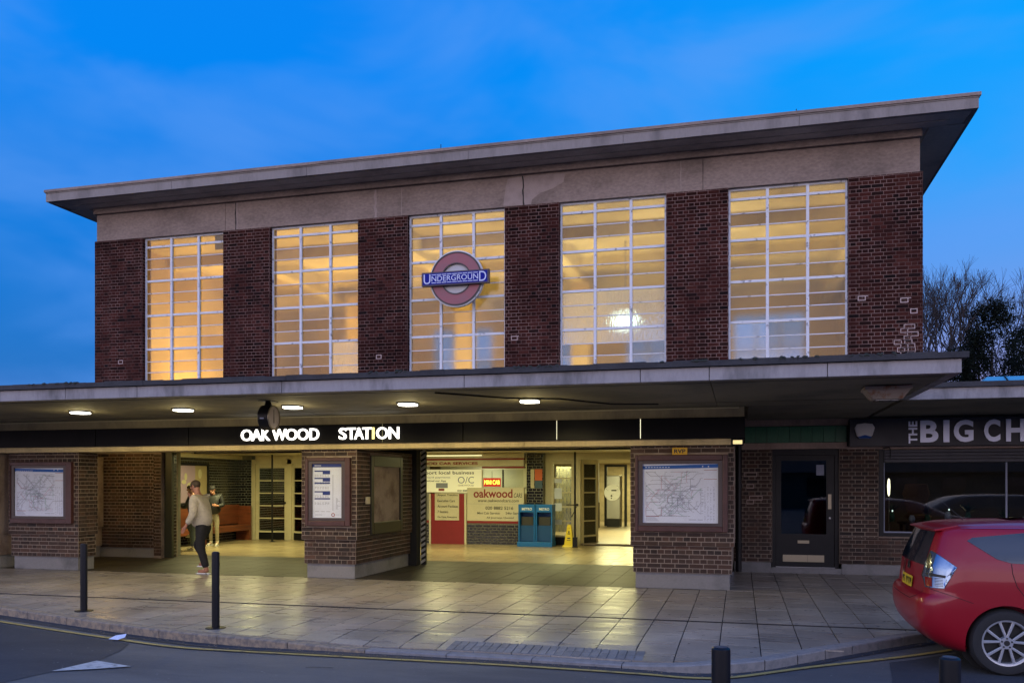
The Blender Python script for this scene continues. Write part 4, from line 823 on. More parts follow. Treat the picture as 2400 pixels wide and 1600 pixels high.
# shop window with shutter box
wn = sub('shop_window', H, (4.8, y+.1, .72)); f = MB(); f.box(2.495, 2.575, y-.02, y+.15, .725, 2.34); f.box(2.575, 7.49, y-.02, y+.15, .725, .79); f.box(7.41, 7.49, y-.02, y+.15, .79, 2.34); f.build('window_frame', bk, wn)
box('inner_frame', MT['greyprint'], wn, 2.576, 2.60, y+.04, y+.08, .791, 2.09); box('inner_frame', MT['greyprint'], wn, 2.60, 7.4, y+.04, y+.08, .791, .815); box('inner_frame', MT['greyprint'], wn, 4.62, 4.65, y+.035, y+.075, .816, 2.09)
box('pane', MT['darkglass'], wn, 2.60, 4.62, y+.05, y+.056, .815, 2.09); box('pane', MT['darkglass'], wn, 4.65, 7.4, y+.05, y+.056, .815, 2.09)
sh = mat('shutter_grey', (.06, .06, .075), .5, var=.2)
for z in (2.095, 2.155, 2.215, 2.275): box('shutter_slat', sh, wn, 2.58, 7.4, y-.05+(.0 if z < 2.15 else .012), y+.03, z, z+.055, bevel=.006)
MB().path([(2.56, y-.05, 2.36), (2.67, y-.05, 2.37), (2.69, y-.05, 2.30), (2.68, y-.05, 2.16)], .009).build('cable', bk, wn)
# fascia sign
g_ = thing('shop_sign', (4, 16.95, 2.4), 'dark shop sign band with large pale letters THE BIG CH and a white badge box', 'sign')
box('sign_board', mat('sign_charcoal', (.030, .030, .040), .4, var=.15), g_, 1.95, 9, 16.95, 17.20, 2.385, 2.885, bevel=.004)
SL = mat('sign_letters', (.62, .66, .82), .35, metal=.6); ys = 16.935
for ch, a, b in (('B', 3.14, 3.44), ('I', 3.52, 3.62), ('G', 3.69, 4.01), ('C', 4.18, 4.44), ('H', 4.53, 4.83), ('E', 4.95, 5.2), ('E', 5.28, 5.53), ('S', 5.6, 5.88), ('E', 5.95, 6.2)): text(ch, a, b, 2.445, 2.84, ys, SL, g_, 'letter', .02, .035)
text('THE', 2.945, 3.09, 2.43, 2.83, ys, SL, g_, 'lettering', .02, .03, rot=90)
t = thing('alarm_box', (2.2, 16.9, 2.5), 'white angular alarm box with blue base on the shop sign', 'alarm box')
MB().prism([(2.03, 2.72), (2.07, 2.79), (2.2, 2.805), (2.33, 2.79), (2.37, 2.72), (2.33, 2.58), (2.28, 2.53), (2.12, 2.53), (2.07, 2.58)], 16.86, 16.949, 'y').build('case', mat('alarm_white', (.82, .80, .78), .5), t, bevel=.006); MB().prism([(2.12, 2.528), (2.28, 2.528), (2.32, 2.555), (2.2, 2.59), (2.08, 2.555)], 16.85, 16.859, 'y').build('blue_base', MT['blueprint'], t)
# canopy and roof of the shop
ca_ = sub('shop_canopy', H, (8, 14, 2.9)); box('canopy_slab', MT['soffit'], ca_, 2.335, 16, 13.55, 17.3, 2.93, 3.02)
for a, b in ((2.337, 4.3), (4.304, 6.9), (6.904, 16)): box('fascia_panel', MT['conc_face'], ca_, a, b, 13.44, 13.549, 2.905, 3.065, bevel=.004)
rm = MB(); [rm.box(2.337+i*.5, 2.337+i*.5+.5, 13.40+random.uniform(-.005, .005), 13.9, 3.07, 3.135+random.uniform(-.004, .008)) for i in range(28)]; rm.build('roofing_edge', MT['roofing'], ca_)
box('roof_deck', MT['roofing'], ca_, 2.34, 16, 13.9, 24, 3.021, 3.12)
t = thing('rooflight', (5.6, 18.5, 3.13), 'blue glazed low rooflight on the shop roof', 'rooflight'); SKG = mat('rooflight_glass', (.10, .36, .52), .25, spec=.6)
MB().add([(4.25, 17.8, 3.45), (7.0, 17.8, 3.45), (6.6, 18.6, 3.78), (4.65, 18.6, 3.78), (4.25, 19.4, 3.45), (7.0, 19.4, 3.45)], [(0, 1, 2, 3), (3, 2, 5, 4), (0, 3, 4), (1, 5, 2)]).build('glazing', SKG, t)
m_ = MB(); [m_.tube((a, 17.79, 3.46), (b, 18.59, 3.79), .012) for a, b in ((4.9, 4.95), (5.55, 5.5), (6.2, 6.1))]; m_.build('glazing_rib', MT['blackpaint'], t); box('kerb', MT['roofing'], t, 4.2, 7.05, 17.75, 19.45, 3.121, 3.44)
# downpipe
t = thing('downpipe', (-.02, 17.05, 0), 'black downpipe between the right map pier and the shop wall', 'downpipe')
MB().tube((-.03, 17.08, .02), (-.03, 17.08, 2.9), .055, n=16).build('pipe', bk, t, smooth='auto'); [MB().tube((-.03, 17.08, z), (-.03, 17.08, z+.08), .07, n=16).build('collar', bk, t) for z in (.5, 1.62, 2.5)]
# things inside the shop window
t = thing('teardrop_lamp', (2.75, 17.9, 1.6), 'tall glowing lamp at the left edge of the shop window', 'lamp'); MB().lathe([(0, 0), (.02, .05), (.028, .2), (.02, .32), (0, .36)], (2.78, 18.0, 1.45), 16).build('bulb', emit('bulb', (1, .9, .6), 6), t, smooth=True); MB().tube((2.78, 18, .06), (2.78, 18, 1.449), .012).build('stand', MT['brass'], t)
t = thing('wicker_chair', (3.4, 18.3, .06), 'tan high-backed chair just inside the shop window', 'chair'); tan = mat('tan_wicker', (.20, .10, .045), .7, var=.3, vscale=20); MB().lathe([(0, 0), (.22, .02), (.25, .07), (.2, .1), (0, .1)], (3.35, 18.3, 1.0), 24).build('seat', tan, t, smooth=True); MB().prism([(3.2, 1.1), (3.5, 1.1), (3.6, 1.5), (3.55, 1.7), (3.15, 1.7), (3.1, 1.5)], 18.45, 18.5, 'y').build('backrest', tan, t, bevel=.02)
for dx, dy in ((-.15, -.12), (.15, -.12), (-.15, .12), (.15, .12)): MB().tube((3.35+dx, 18.3+dy, .06), (3.35+dx*.7, 18.3+dy*.7, 1.0), .018).build('leg', tan, t)
t = thing('display_table', (4.3, 18.2, .06), 'dark low table with small items behind the shop glass', 'table'); box('tabletop', bk, t, 3.0, 5.4, 17.75, 18.5, .92, .96); [box('leg', bk, t, a, a+.05, b, b+.05, .06, .919) for a in (3.05, 5.3) for b in (17.8, 18.4)]
rnd = random.Random(11); cand = emit('shop_sparkle', (.8, 1, .9), 3.0)
ITL = ['tall pale vase at the left end of the shop display table', 'leafy pot plant at the left end of the shop display table', 'small pale vase near the wicker chair in the shop window', 'small pot plant near the wicker chair in the shop window', 'pale vase in the middle of the shop display table', 'leafy pot plant in the middle of the shop display table', 'pale vase at the right end of the shop display table', 'leafy pot plant at the right end of the shop display table']
for k in range(8):
    x = 2.85+.33*k+rnd.uniform(-.05, .05); z = .961; h = rnd.uniform(.08, .25); r = rnd.uniform(.02, .05)
    t = thing('glass_vase' if k % 2 else 'plant_pot', (x, 18.1, z), [ITL[1], ITL[0], ITL[3], ITL[2], ITL[5], ITL[4], ITL[7], ITL[6]][k], 'vase' if k % 2 else 'pot plant', 'small items on the shop display table')
    MB().lathe([(0, 0), (r, 0), (r*1.3, h*.5), (r*.8, h)], (x, 18.1, z), 12).build('vessel', MT['paper'] if k % 2 else MT['green'], t, smooth=True)
    if k % 2 == 0:
        lf = MB()
        for j in range(26): a = rnd.uniform(0, 6.28); l = rnd.uniform(.06, .2); p = Vector((x, 18.1, z+h)); q = p+Vector((math.cos(a)*l, math.sin(a)*l, rnd.uniform(.02, .22))); s_ = Vector((-math.sin(a), math.cos(a), 0))*.02; lf.add([p, (p+q)/2+s_, q, (p+q)/2-s_], [(0, 1, 2, 3)])
        lf.build('foliage', mat('pot_leaf', (.03, .07, .025), .5) if 'pot_leaf' not in bpy.data.materials else bpy.data.materials['pot_leaf'], t)
    if k % 3 == 0: MB().lathe([(0, 0), (.012, .01), (.012, .03), (0, .04)], (x, 18.0, z+h+.02), 8).build('light_bulb', cand, t)
area('shop_light', (5.0, 19.5, 2.7), .5, 40, (1, .8, .5))
SH.finish('brickwork', H); KS.finish('brickwork', K)
ST.finish('brickwork', B)
# ================================================================== GROUND
ASP = None
def asphalt(name, c1, c2, sc=.7, rough=.75):
    m = mat(name, c1, rough, vscale=sc, col2=c2, thr=(.42, .60), bump=1.0, bscale=70, det=9, stretch=(.45, 1.3, 1))
    nt = m.node_tree; N = nt.nodes; L = nt.links; b = N['Principled BSDF']; src = b.inputs['Base Color'].links[0].from_socket
    g = N.new('ShaderNodeNewGeometry'); v = N.new('ShaderNodeTexVoronoi'); v.inputs['Scale'].default_value = 17; L.new(g.outputs['Position'], v.inputs[0])
    r = N.new('ShaderNodeMapRange'); r.inputs[1].default_value = .0; r.inputs[2].default_value = .22; r.inputs[3].default_value = 1.0; r.inputs[4].default_value = 0; L.new(v.outputs[0], r.inputs[0])
    n = N.new('ShaderNodeTexNoise'); n.inputs['Scale'].default_value = 25; L.new(g.outputs['Position'], n.inputs[0])
    r2 = N.new('ShaderNodeMapRange'); r2.inputs[1].default_value = .58; r2.inputs[2].default_value = .7; L.new(n.outputs[0], r2.inputs[0])
    mu = N.new('ShaderNodeMath'); mu.operation = 'MULTIPLY'; L.new(r.outputs[0], mu.inputs[0]); L.new(r2.outputs[0], mu.inputs[1])
    mx = N.new('ShaderNodeMix'); mx.data_type = 'RGBA'; L.new(mu.outputs[0], mx.inputs[0]); L.new(src, mx.inputs[6]); mx.inputs[7].default_value = (.42, .42, .40, 1); L.new(mx.outputs[2], b.inputs['Base Color'])
    return m
ROAD = asphalt('worn_asphalt', (.125, .122, .115), (.080, .080, .080)); PATCH = asphalt('new_asphalt', (.038, .042, .050), (.028, .031, .038), 1.2)
MB().add([(-400, -400, -.1), (400, -400, -.1), (400, 400, -.1), (-400, 400, -.1)], [(0, 1, 2, 3)]).build('road', ROAD, kind='structure')
KP = [(-40, 19), (-14, 10.95), (-9.8, 9.61), (-7.06, 8.77), (-6.1, 8.53), (-5.3, 8.42), (-4.1, 8.42), (-2.24, 8.42), (-1.03, 8.37), (-.5, 8.30), (-.05, 8.42), (.28, 8.68), (.91, 9.42), (1.82, 10.43), (2.7, 11.3), (3.8, 12.0), (6, 12.4), (16, 12.6)]
def yk(x):
    for (a, b), (c, d) in zip(KP[:-1], KP[1:]):
        if a <= x <= c: return b+(d-b)*(x-a)/(c-a)
    return KP[-1][1] if x > 0 else KP[0][1]
def drop(x):
    if x < -5.2 or x > -.2: return 0
    if x < -4.0: return .06*(x+5.2)/1.2
    if x > -1.0: return .06*(-.2-x)/.8
    return .06
def zk(x, y):
    k = yk(x); return -drop(x)*max(0, min(1, (9.0-y)/max(.05, 9.0-k)))
# pavement base (joint colour), follows the kerb
gx = [-40+.5*i for i in range(113)]; mb = MB()
for i in range(len(gx)-1):
    for yy in range(7):
        def q(x, t): k = yk(x)+.02; y = [k, k+.3, k+.7, 9.3 if k < 8.7 else k+1.2, max(11, k+1.4), max(13.5, k+1.6), 24 if x > -1 else 18, 40][t]; return (x, y, zk(x, y)-.014)
        mb.add([q(gx[i], yy), q(gx[i+1], yy), q(gx[i+1], yy+1), q(gx[i], yy+1)], [(0, 1, 2, 3)])
mb.build('pavement', mat('joint_sand', (.05, .047, .043), .95, var=.3), kind='structure')
PAV = bpy.data.objects['pavement']
SLM = brickmat('paving_concrete', [(.31,.275,.225),(.35,.31,.255),(.28,.25,.21),(.33,.28,.225),(.37,.33,.275)], .42, soot=.32, sscale=.8, bump=.35, spec=.24)
def slabmat():
    nt = SLM.node_tree; N = nt.nodes; L = nt.links; b = N['Principled BSDF']; g = N.new('ShaderNodeNewGeometry'); mp = N.new('ShaderNodeMapping'); mp.inputs['Scale'].default_value = (.9, 3.2, 1); L.new(g.outputs['Position'], mp.inputs[0])
    n = N.new('ShaderNodeTexNoise'); n.inputs['Scale'].default_value = 1.6; n.inputs['Detail'].default_value = 5; L.new(mp.outputs[0], n.inputs[0])
    r = N.new('ShaderNodeMapRange'); r.inputs[1].default_value = .35; r.inputs[2].default_value = .65; r.inputs[3].default_value = .25; r.inputs[4].default_value = .42; L.new(n.outputs[0], r.inputs[0]); L.new(r.outputs[0], b.inputs['Roughness'])
slabmat()
random.seed(5); slabs = []; PX, PY = .413, .585
def cell(x0, x1, y0, y1, g=.006):
    x0 += g; x1 -= g; y0 += g; y1 -= g; n = 3; lo = []
    for i in range(n+1):
        x = x0+(x1-x0)*i/n; lo.append((x, max(y0, yk(x)+.165)))
    if all(p[1] >= y1-.03 for p in lo): return None
    lo = [(x, min(y, y1-.002)) for x, y in lo]
    dz = random.uniform(-.0015, .0015); tx = random.uniform(-.002, .002)
    P = lo+[(x1, y1), (x0, y1)]
    top = [(x, y, zk(x, y)+dz+tx*(x-x0)) for x, y in P]; m = len(P)
    return top+[(x, y, z-.016) for x, y, z in top], [tuple(range(m))]+[(i, i+m, (i+1) % m+m, (i+1) % m) for i in range(m)]
rows = []
y = 10.93
for k in range(6): rows.append((y, y+PY)); y += PY      # behind the drain
rows = rows[:5]+[(rows[4][1], 14.17)]
y = 10.84
for k in range(5): rows.append((y-PY, y)); y -= PY
xg0 = .2-PX*60
for (y0, y1) in rows:
    off = 0 if y0 > 10.9 else .0
    for i in range(100):
        x0 = xg0+i*PX; sx = 0
        if x0 > 8: break
        # cross joints are staggered between neighbouring columns
        dy = (.28 if i % 2 else 0)
        ya, yb = y0+dy, y1+dy
        if y0 == 10.93 and dy: 
            c = cell(x0, x0+PX, 10.93, 10.93+dy); 
            if c: slabs.append((c, x0, y0))
        if abs(y1-14.17) < .01: yb = 14.17
        if abs(y0-(10.84-PY)) < .01 and dy:
            c = cell(x0, x0+PX, 10.84-PY+dy, 10.84)
            if c: slabs.append((c, x0, y0))
            continue_ = True; continue
        if y0 < 10.8: ya, yb = y0+dy, y1+dy
        if yb > 14.171: yb = 14.17
        if yb-ya < .05: continue
        c = cell(x0, x0+PX, ya, yb)
        if c: slabs.append((c, x0, ya))
for i in range(80):   # in front of the shop
    x0 = xg0+i*PX
    if x0 < -.25 or x0 > 8: continue
    yy = 14.17
    while yy < 17.2:
        y1 = min(yy+PY, 17.235); slabs.append((cell(x0, x0+PX, yy, y1), x0, yy)); yy = y1
SF = Stuff([SLM]); cnt = 0
def near(s): return math.hypot(s[1], s[2]) if -9 < s[1] < 3 else 99
order = sorted(slabs, key=near)
for k, (c, x, yy) in enumerate(order):
    if k < 298 and near((c, x, yy)) < 90:
        mb = MB().add(*c); mb.build('paving_slab', SLM, PAV)
    else: SF.add(*c)
SF.finish('paving_slabs', PAV)
# slot drain
dr_ = MB(); dr_.box(-30, 8, 10.846, 10.858, -.01, .001); dr_.box(-30, 8, 10.913, 10.925, -.01, .001); dr_.box(-30, 8, 10.858, 10.913, -.02, -.012); dr_.build('slot_drain', mat('drain_iron', (.025, .022, .02), .6, var=.3), PAV)
# kerb stones
random.seed(9); KM = mat('kerb_amber_lit', (.34, .26, .17), .75, vscale=14, col2=(.17, .145, .12), bump=.5, bscale=50, thr=(.4, .6)); KM2 = mat('kerb_stone', (.25, .235, .22), .75, vscale=12, col2=(.17, .165, .16), bump=.5, bscale=50)  # first material carries amber light in its colour, for the left stones
x = -30
while x < 8:
    sl = math.hypot(1, (yk(x+.1)-yk(x))/.1); x1 = x+.91/sl
    if -.6 < x < 3: x1 = x+.45/sl
    n = 4; top0 = []; top1 = []
    for i in range(n+1):
        xx = x+.005+(x1-x-.01)*i/n; k = yk(xx); s = (yk(xx+.05)-yk(xx-.05))/.1; l = math.hypot(1, s); z = zk(xx, k)+.004
        top0.append((xx, k, z)); top1.append((xx-s/l*.15, k+.15/l, z))
    vs = []; fs = []
    for i in range(n+1):
        a, b = top0[i], top1[i]; vs += [(a[0], a[1], -.12), (a[0], a[1], a[2]-.012), (a[0], a[1]+.012, a[2]), (b[0], b[1], b[2]), (b[0], b[1], -.1)]
    for i in range(n):
        for j in range(4): fs.append((i*5+j, i*5+j+1, i*5+5+j+1, i*5+5+j))
    fs += [(4, 3, 2, 1, 0), tuple(n*5+j for j in range(5))]
    MB().add(vs, fs).build('kerb_stone', KM if x < -4.7 else KM2, PAV); x = x1
# small ribbed setts on the dropped kerb
rb = brickmat('dropped_kerb_setts', [(.17,.18,.19),(.20,.205,.21),(.15,.16,.175)], .6, soot=.3, sscale=3)
S2 = Stuff([rb]); x = -3.0
while x < -1.0:
    for r in range(2):
        y0 = yk(x)+.17+r*.16; S2.add(*[(lambda P: (P, [(0, 1, 2, 3), (0, 4, 5, 1), (1, 5, 6, 2), (3, 2, 6, 7), (0, 3, 7, 4)]))([(x+.005, y0, zk(x, y0)+.007), (x+.085, y0, zk(x, y0)+.007), (x+.085, y0+.15, zk(x, y0+.15)+.007), (x+.005, y0+.15, zk(x, y0+.15)+.007), (x+.005, y0, -.1), (x+.085, y0, -.1), (x+.085, y0+.15, -.1), (x+.005, y0+.15, -.1)])][0])
    x += .09
S2.finish('tactile_setts', PAV)
# road markings and patches
YL = [(-18, 11.8), (-9.32, 9.14), (-7.14, 8.50), (-6.0, 8.21), (-5.05, 8.18), (-3.55, 8.20), (-2.19, 8.22), (-.92, 8.17), (-.46, 8.12), (-.06, 8.25), (.67, 8.90), (1.64, 9.68), (2.6, 10.6), (3.6, 11.6)]
def cr(P, n=8):
    out = []
    for i in range(len(P)-1):
        p0 = P[max(0, i-1)]; p1 = P[i]; p2 = P[i+1]; p3 = P[min(len(P)-1, i+2)]
        for k in range(n):
            t = k/n; out.append(tuple(.5*((2*p1[j])+(-p0[j]+p2[j])*t+(2*p0[j]-5*p1[j]+4*p2[j]-p3[j])*t*t+(-p0[j]+3*p1[j]-3*p2[j]+p3[j])*t**3) for j in (0, 1)))
    return out+[P[-1]]
def flat(pts, w, z, nm, m, **k):
    mb = MB(); L_ = []
    for i, p in enumerate(pts):
        a = pts[max(0, i-1)]; b = pts[min(len(pts)-1, i+1)]; dx, dy = b[0]-a[0], b[1]-a[1]; l = math.hypot(dx, dy) or 1; L_.append(((p[0]-dy/l*w/2, p[1]+dx/l*w/2, z), (p[0]+dy/l*w/2, p[1]-dx/l*w/2, z)))
    for i in range(len(L_)-1): mb.add([L_[i][0], L_[i][1], L_[i+1][1], L_[i+1][0]], [(0, 1, 2, 3)])
    return mb.build(nm, m, **k)
YP = mat('worn_yellow_line', (.42, .31, .09), .7, vscale=9, col2=(.12, .10, .07), thr=(.52, .72)); WP = mat('worn_white_paint', (.50, .50, .48), .7, vscale=14, col2=(.20, .20, .20), thr=(.5, .68))
flat(cr(YL), .065, -.088, 'yellow_line', YP, kind='structure')
MB().add([(x, yk(x)-.16, -.092) for x in gx if x < 5]+[(x, yk(x)+.01, -.092) for x in reversed([x for x in gx if x < 5])], [tuple(range(2*len([x for x in gx if x < 5])))]).build('gutter', PATCH, kind='structure')
def sheet(pts, z, nm, m): 
    bm = bmesh.new(); vs = [bm.verts.new((a, b, z)) for a, b in pts]; bm.faces.new(vs); bmesh.ops.triangulate(bm, faces=bm.faces); me = bpy.data.meshes.new(nm); bm.to_mesh(me); bm.free(); me.materials.append(m); o = link(nm, me); o['kind'] = 'structure'; return o
sheet([(-18, 11.72), (-9.32, 9.06), (-7.14, 8.42), (-6.65, 8.28), (-6.45, 7.9), (-6.32, 7.4), (-6.37, 6.86), (-6.45, 6.3), (-7.5, 3.5), (-24, 3.5), (-24, 10)], -.096, 'asphalt_patch', PATCH)
sheet([(1.69, 9.55), (1.45, 9.36), (1.36, 8.6), (1.30, 8.25), (1.2, 7.0), (1.1, 4.5), (9, 4.5), (9, 11.3), (3.3, 11.1)], -.096, 'asphalt_patch', PATCH)
sheet([(-6.37, 6.84), (-6.30, 7.36), (-5.78, 7.22), (-6.05, 7.02)], -.088, 'white_arrow', WP)
# entrance floor: dark band and glossy tiles
random.seed(12)
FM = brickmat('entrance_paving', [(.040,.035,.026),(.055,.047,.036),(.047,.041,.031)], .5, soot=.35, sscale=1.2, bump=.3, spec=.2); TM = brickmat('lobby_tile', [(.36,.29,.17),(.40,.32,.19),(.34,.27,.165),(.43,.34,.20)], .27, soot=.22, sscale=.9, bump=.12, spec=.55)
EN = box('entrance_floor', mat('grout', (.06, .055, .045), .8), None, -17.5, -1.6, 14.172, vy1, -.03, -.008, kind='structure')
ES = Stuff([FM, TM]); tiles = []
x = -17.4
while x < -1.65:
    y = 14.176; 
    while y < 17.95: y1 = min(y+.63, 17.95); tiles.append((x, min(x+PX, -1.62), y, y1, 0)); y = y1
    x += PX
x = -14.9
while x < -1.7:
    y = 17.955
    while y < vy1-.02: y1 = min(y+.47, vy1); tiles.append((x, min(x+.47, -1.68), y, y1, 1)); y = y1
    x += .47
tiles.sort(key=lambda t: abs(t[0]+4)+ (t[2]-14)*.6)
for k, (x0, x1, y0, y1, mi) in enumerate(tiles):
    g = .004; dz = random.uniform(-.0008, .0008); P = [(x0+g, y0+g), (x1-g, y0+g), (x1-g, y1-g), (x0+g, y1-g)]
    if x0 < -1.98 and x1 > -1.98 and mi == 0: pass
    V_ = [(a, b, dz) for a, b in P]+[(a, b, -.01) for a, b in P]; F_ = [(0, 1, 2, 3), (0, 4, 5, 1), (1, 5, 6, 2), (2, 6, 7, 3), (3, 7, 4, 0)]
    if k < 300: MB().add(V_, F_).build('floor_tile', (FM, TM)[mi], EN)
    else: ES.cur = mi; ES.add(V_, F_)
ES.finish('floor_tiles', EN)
# bollards
def bollard(x, y, z, lb, h=.9, r=.045):
    t = thing('bollard', (x, y, z), lb, 'bollard', 'black kerbside bollards')
    MB().lathe([(0, h), (r*.75, h), (r*.98, h-.008), (r, h-.02), (r, .0)], (x, y, z), 28).build('post', MT['blackpaint'], t, smooth='auto'); MB().lathe([(0, h+.001), (r*.7, h+.001), (r*.7, h-.002)], (x, y, z), 24).build('worn_cap', mat('worn_cap', (.10, .075, .07), .6, var=.5, vscale=30) if 'worn_cap' not in bpy.data.materials else bpy.data.materials['worn_cap'], t)
    MB().lathe([(r, .012), (.11, .010), (.12, 0)], (x, y, z), 28).build('base_plate', MT['blackpaint'], t)
    return t
bollard(-8.48, 9.67, 0, 'leftmost black bollard near the kerb')
bollard(-5.98, 8.93, 0, 'second black bollard from the left, in front of the walking man')
bollard(-.09, 4.27, -.1, 'black bollard cut by the bottom edge, left of the pair on the right', h=1.015)
bollard(.92, 4.29, -.1, 'black bollard cut by the bottom edge, close to the red car', h=1.015)
if True:
    lt = thing('litter', (-6.94, 8.3, -.09), 'crumpled white paper litter lying in the gutter', 'litter'); MB().add([(-7.03, 8.40, -.085), (-6.87, 8.36, -.08), (-6.83, 8.43, -.06), (-6.85, 8.48, -.03), (-6.98, 8.46, -.05), (-6.93, 8.42, -.04)], [(0, 1, 5), (1, 2, 5), (2, 3, 5), (3, 4, 5), (4, 0, 5)]).build('paper', MT['paper'], lt)
rnd = random.Random(2); db = MB()
for k in range(420):
    x = rnd.uniform(-8, 2.2); y = yk(x)-abs(rnd.gauss(0, .10))-.01; s = rnd.uniform(.004, .016); a = rnd.uniform(0, 3); db.add([(x+s*math.cos(a+j*2.1)*rnd.uniform(.5, 1), y+s*math.sin(a+j*2.1), -.088+rnd.uniform(0, .006)) for j in range(3)]+[(x, y, -.08)], [(0, 1, 3), (1, 2, 3), (2, 0, 3)])
for k in range(90):
    x = rnd.uniform(-8, 2); y = rnd.uniform(8.6, 14); s = rnd.uniform(.004, .012); db.add([(x+s*math.cos(j*2.1), y+s*math.sin(j*2.1)*.8, .003) for j in range(3)]+[(x, y, .008)], [(0, 1, 3), (1, 2, 3), (2, 0, 3)])
gm_ = MB()
for k in range(330):
    x = rnd.uniform(-10, 3); y = rnd.uniform(8.7, 14.1); r = rnd.uniform(.008, .022)
    if y > yk(x)+.2: gm_.add([(x+r*math.cos(j*.9)*rnd.uniform(.8, 1.2), y+r*math.sin(j*.9), .0022+zk(x, y)) for j in range(7)], [(0, 1, 2, 3, 4, 5, 6)])
gm_.build('gum_spots', mat('gum', (.07, .065, .06), .8), kind='stuff', label='small dark gum spots trodden into the paving')
for k in range(14):
    x = rnd.uniform(-9, 2); y = rnd.uniform(9.3, 13.8); r = rnd.uniform(.1, .25)
ck = MB(); rc = random.Random(31)
for k in range(12):
    x, y = rc.uniform(-5.5, 1), rc.uniform(5.6, 7.9); a = rc.uniform(-.3, .5); P_l = [(x, y)]
    for j in range(rc.randint(4, 9)): a += rc.gauss(0, .45); x += .07*math.cos(a); y += .07*math.sin(a); P_l.append((x, y))
    for (x0, y0), (x1, y1) in zip(P_l[:-1], P_l[1:]):
        w_ = rc.uniform(.004, .010); ck.add([(x0, y0-w_, -.0945), (x1, y1-w_, -.0945), (x1, y1+w_, -.0945), (x0, y0+w_, -.0945)], [(0, 1, 2, 3)])
ck.build('road_cracks', PATCH, kind='stuff', label='short dark cracks in the worn road surface')
db.build('gutter_debris', mat('debris', (.25, .20, .13), .9, var=.5, vscale=40), kind='stuff', label='small leaves and grit in the gutter')

# ================================================================== PEOPLE
def skin(name, V, E_, mt, parent=None, lvl=2, root=0, kind=None):
    me = bpy.data.meshes.new(name); off = wl(parent)
    me.from_pydata([tuple(Vector(v[0])-off) for v in V], E_, []); o = bpy.data.objects.new(name, me); COL.objects.link(o)
    md = o.modifiers.new('s', 'SKIN'); 
    for i, v in enumerate(V):
        r = v[1]; me.skin_vertices[0].data[i].radius = (r, r) if not isinstance(r, tuple) else r
        me.skin_vertices[0].data[i].use_root = (i == root)
    md.use_smooth_shade = True; sb = o.modifiers.new('u', 'SUBSURF'); sb.levels = lvl; sb.render_levels = lvl
    dg = bpy.context.evaluated_depsgraph_get(); m2 = bpy.data.meshes.new_from_object(o.evaluated_get(dg)); bpy.data.objects.remove(o)
    m2.materials.clear(); m2.materials.append(mt); m2.shade_smooth(); m2.name = name
    return link(name, m2, parent)
SKN = mat('skin_tone', (.42, .20, .14), .55); SKD = mat('skin_tone_dark', (.22, .11, .07), .55)
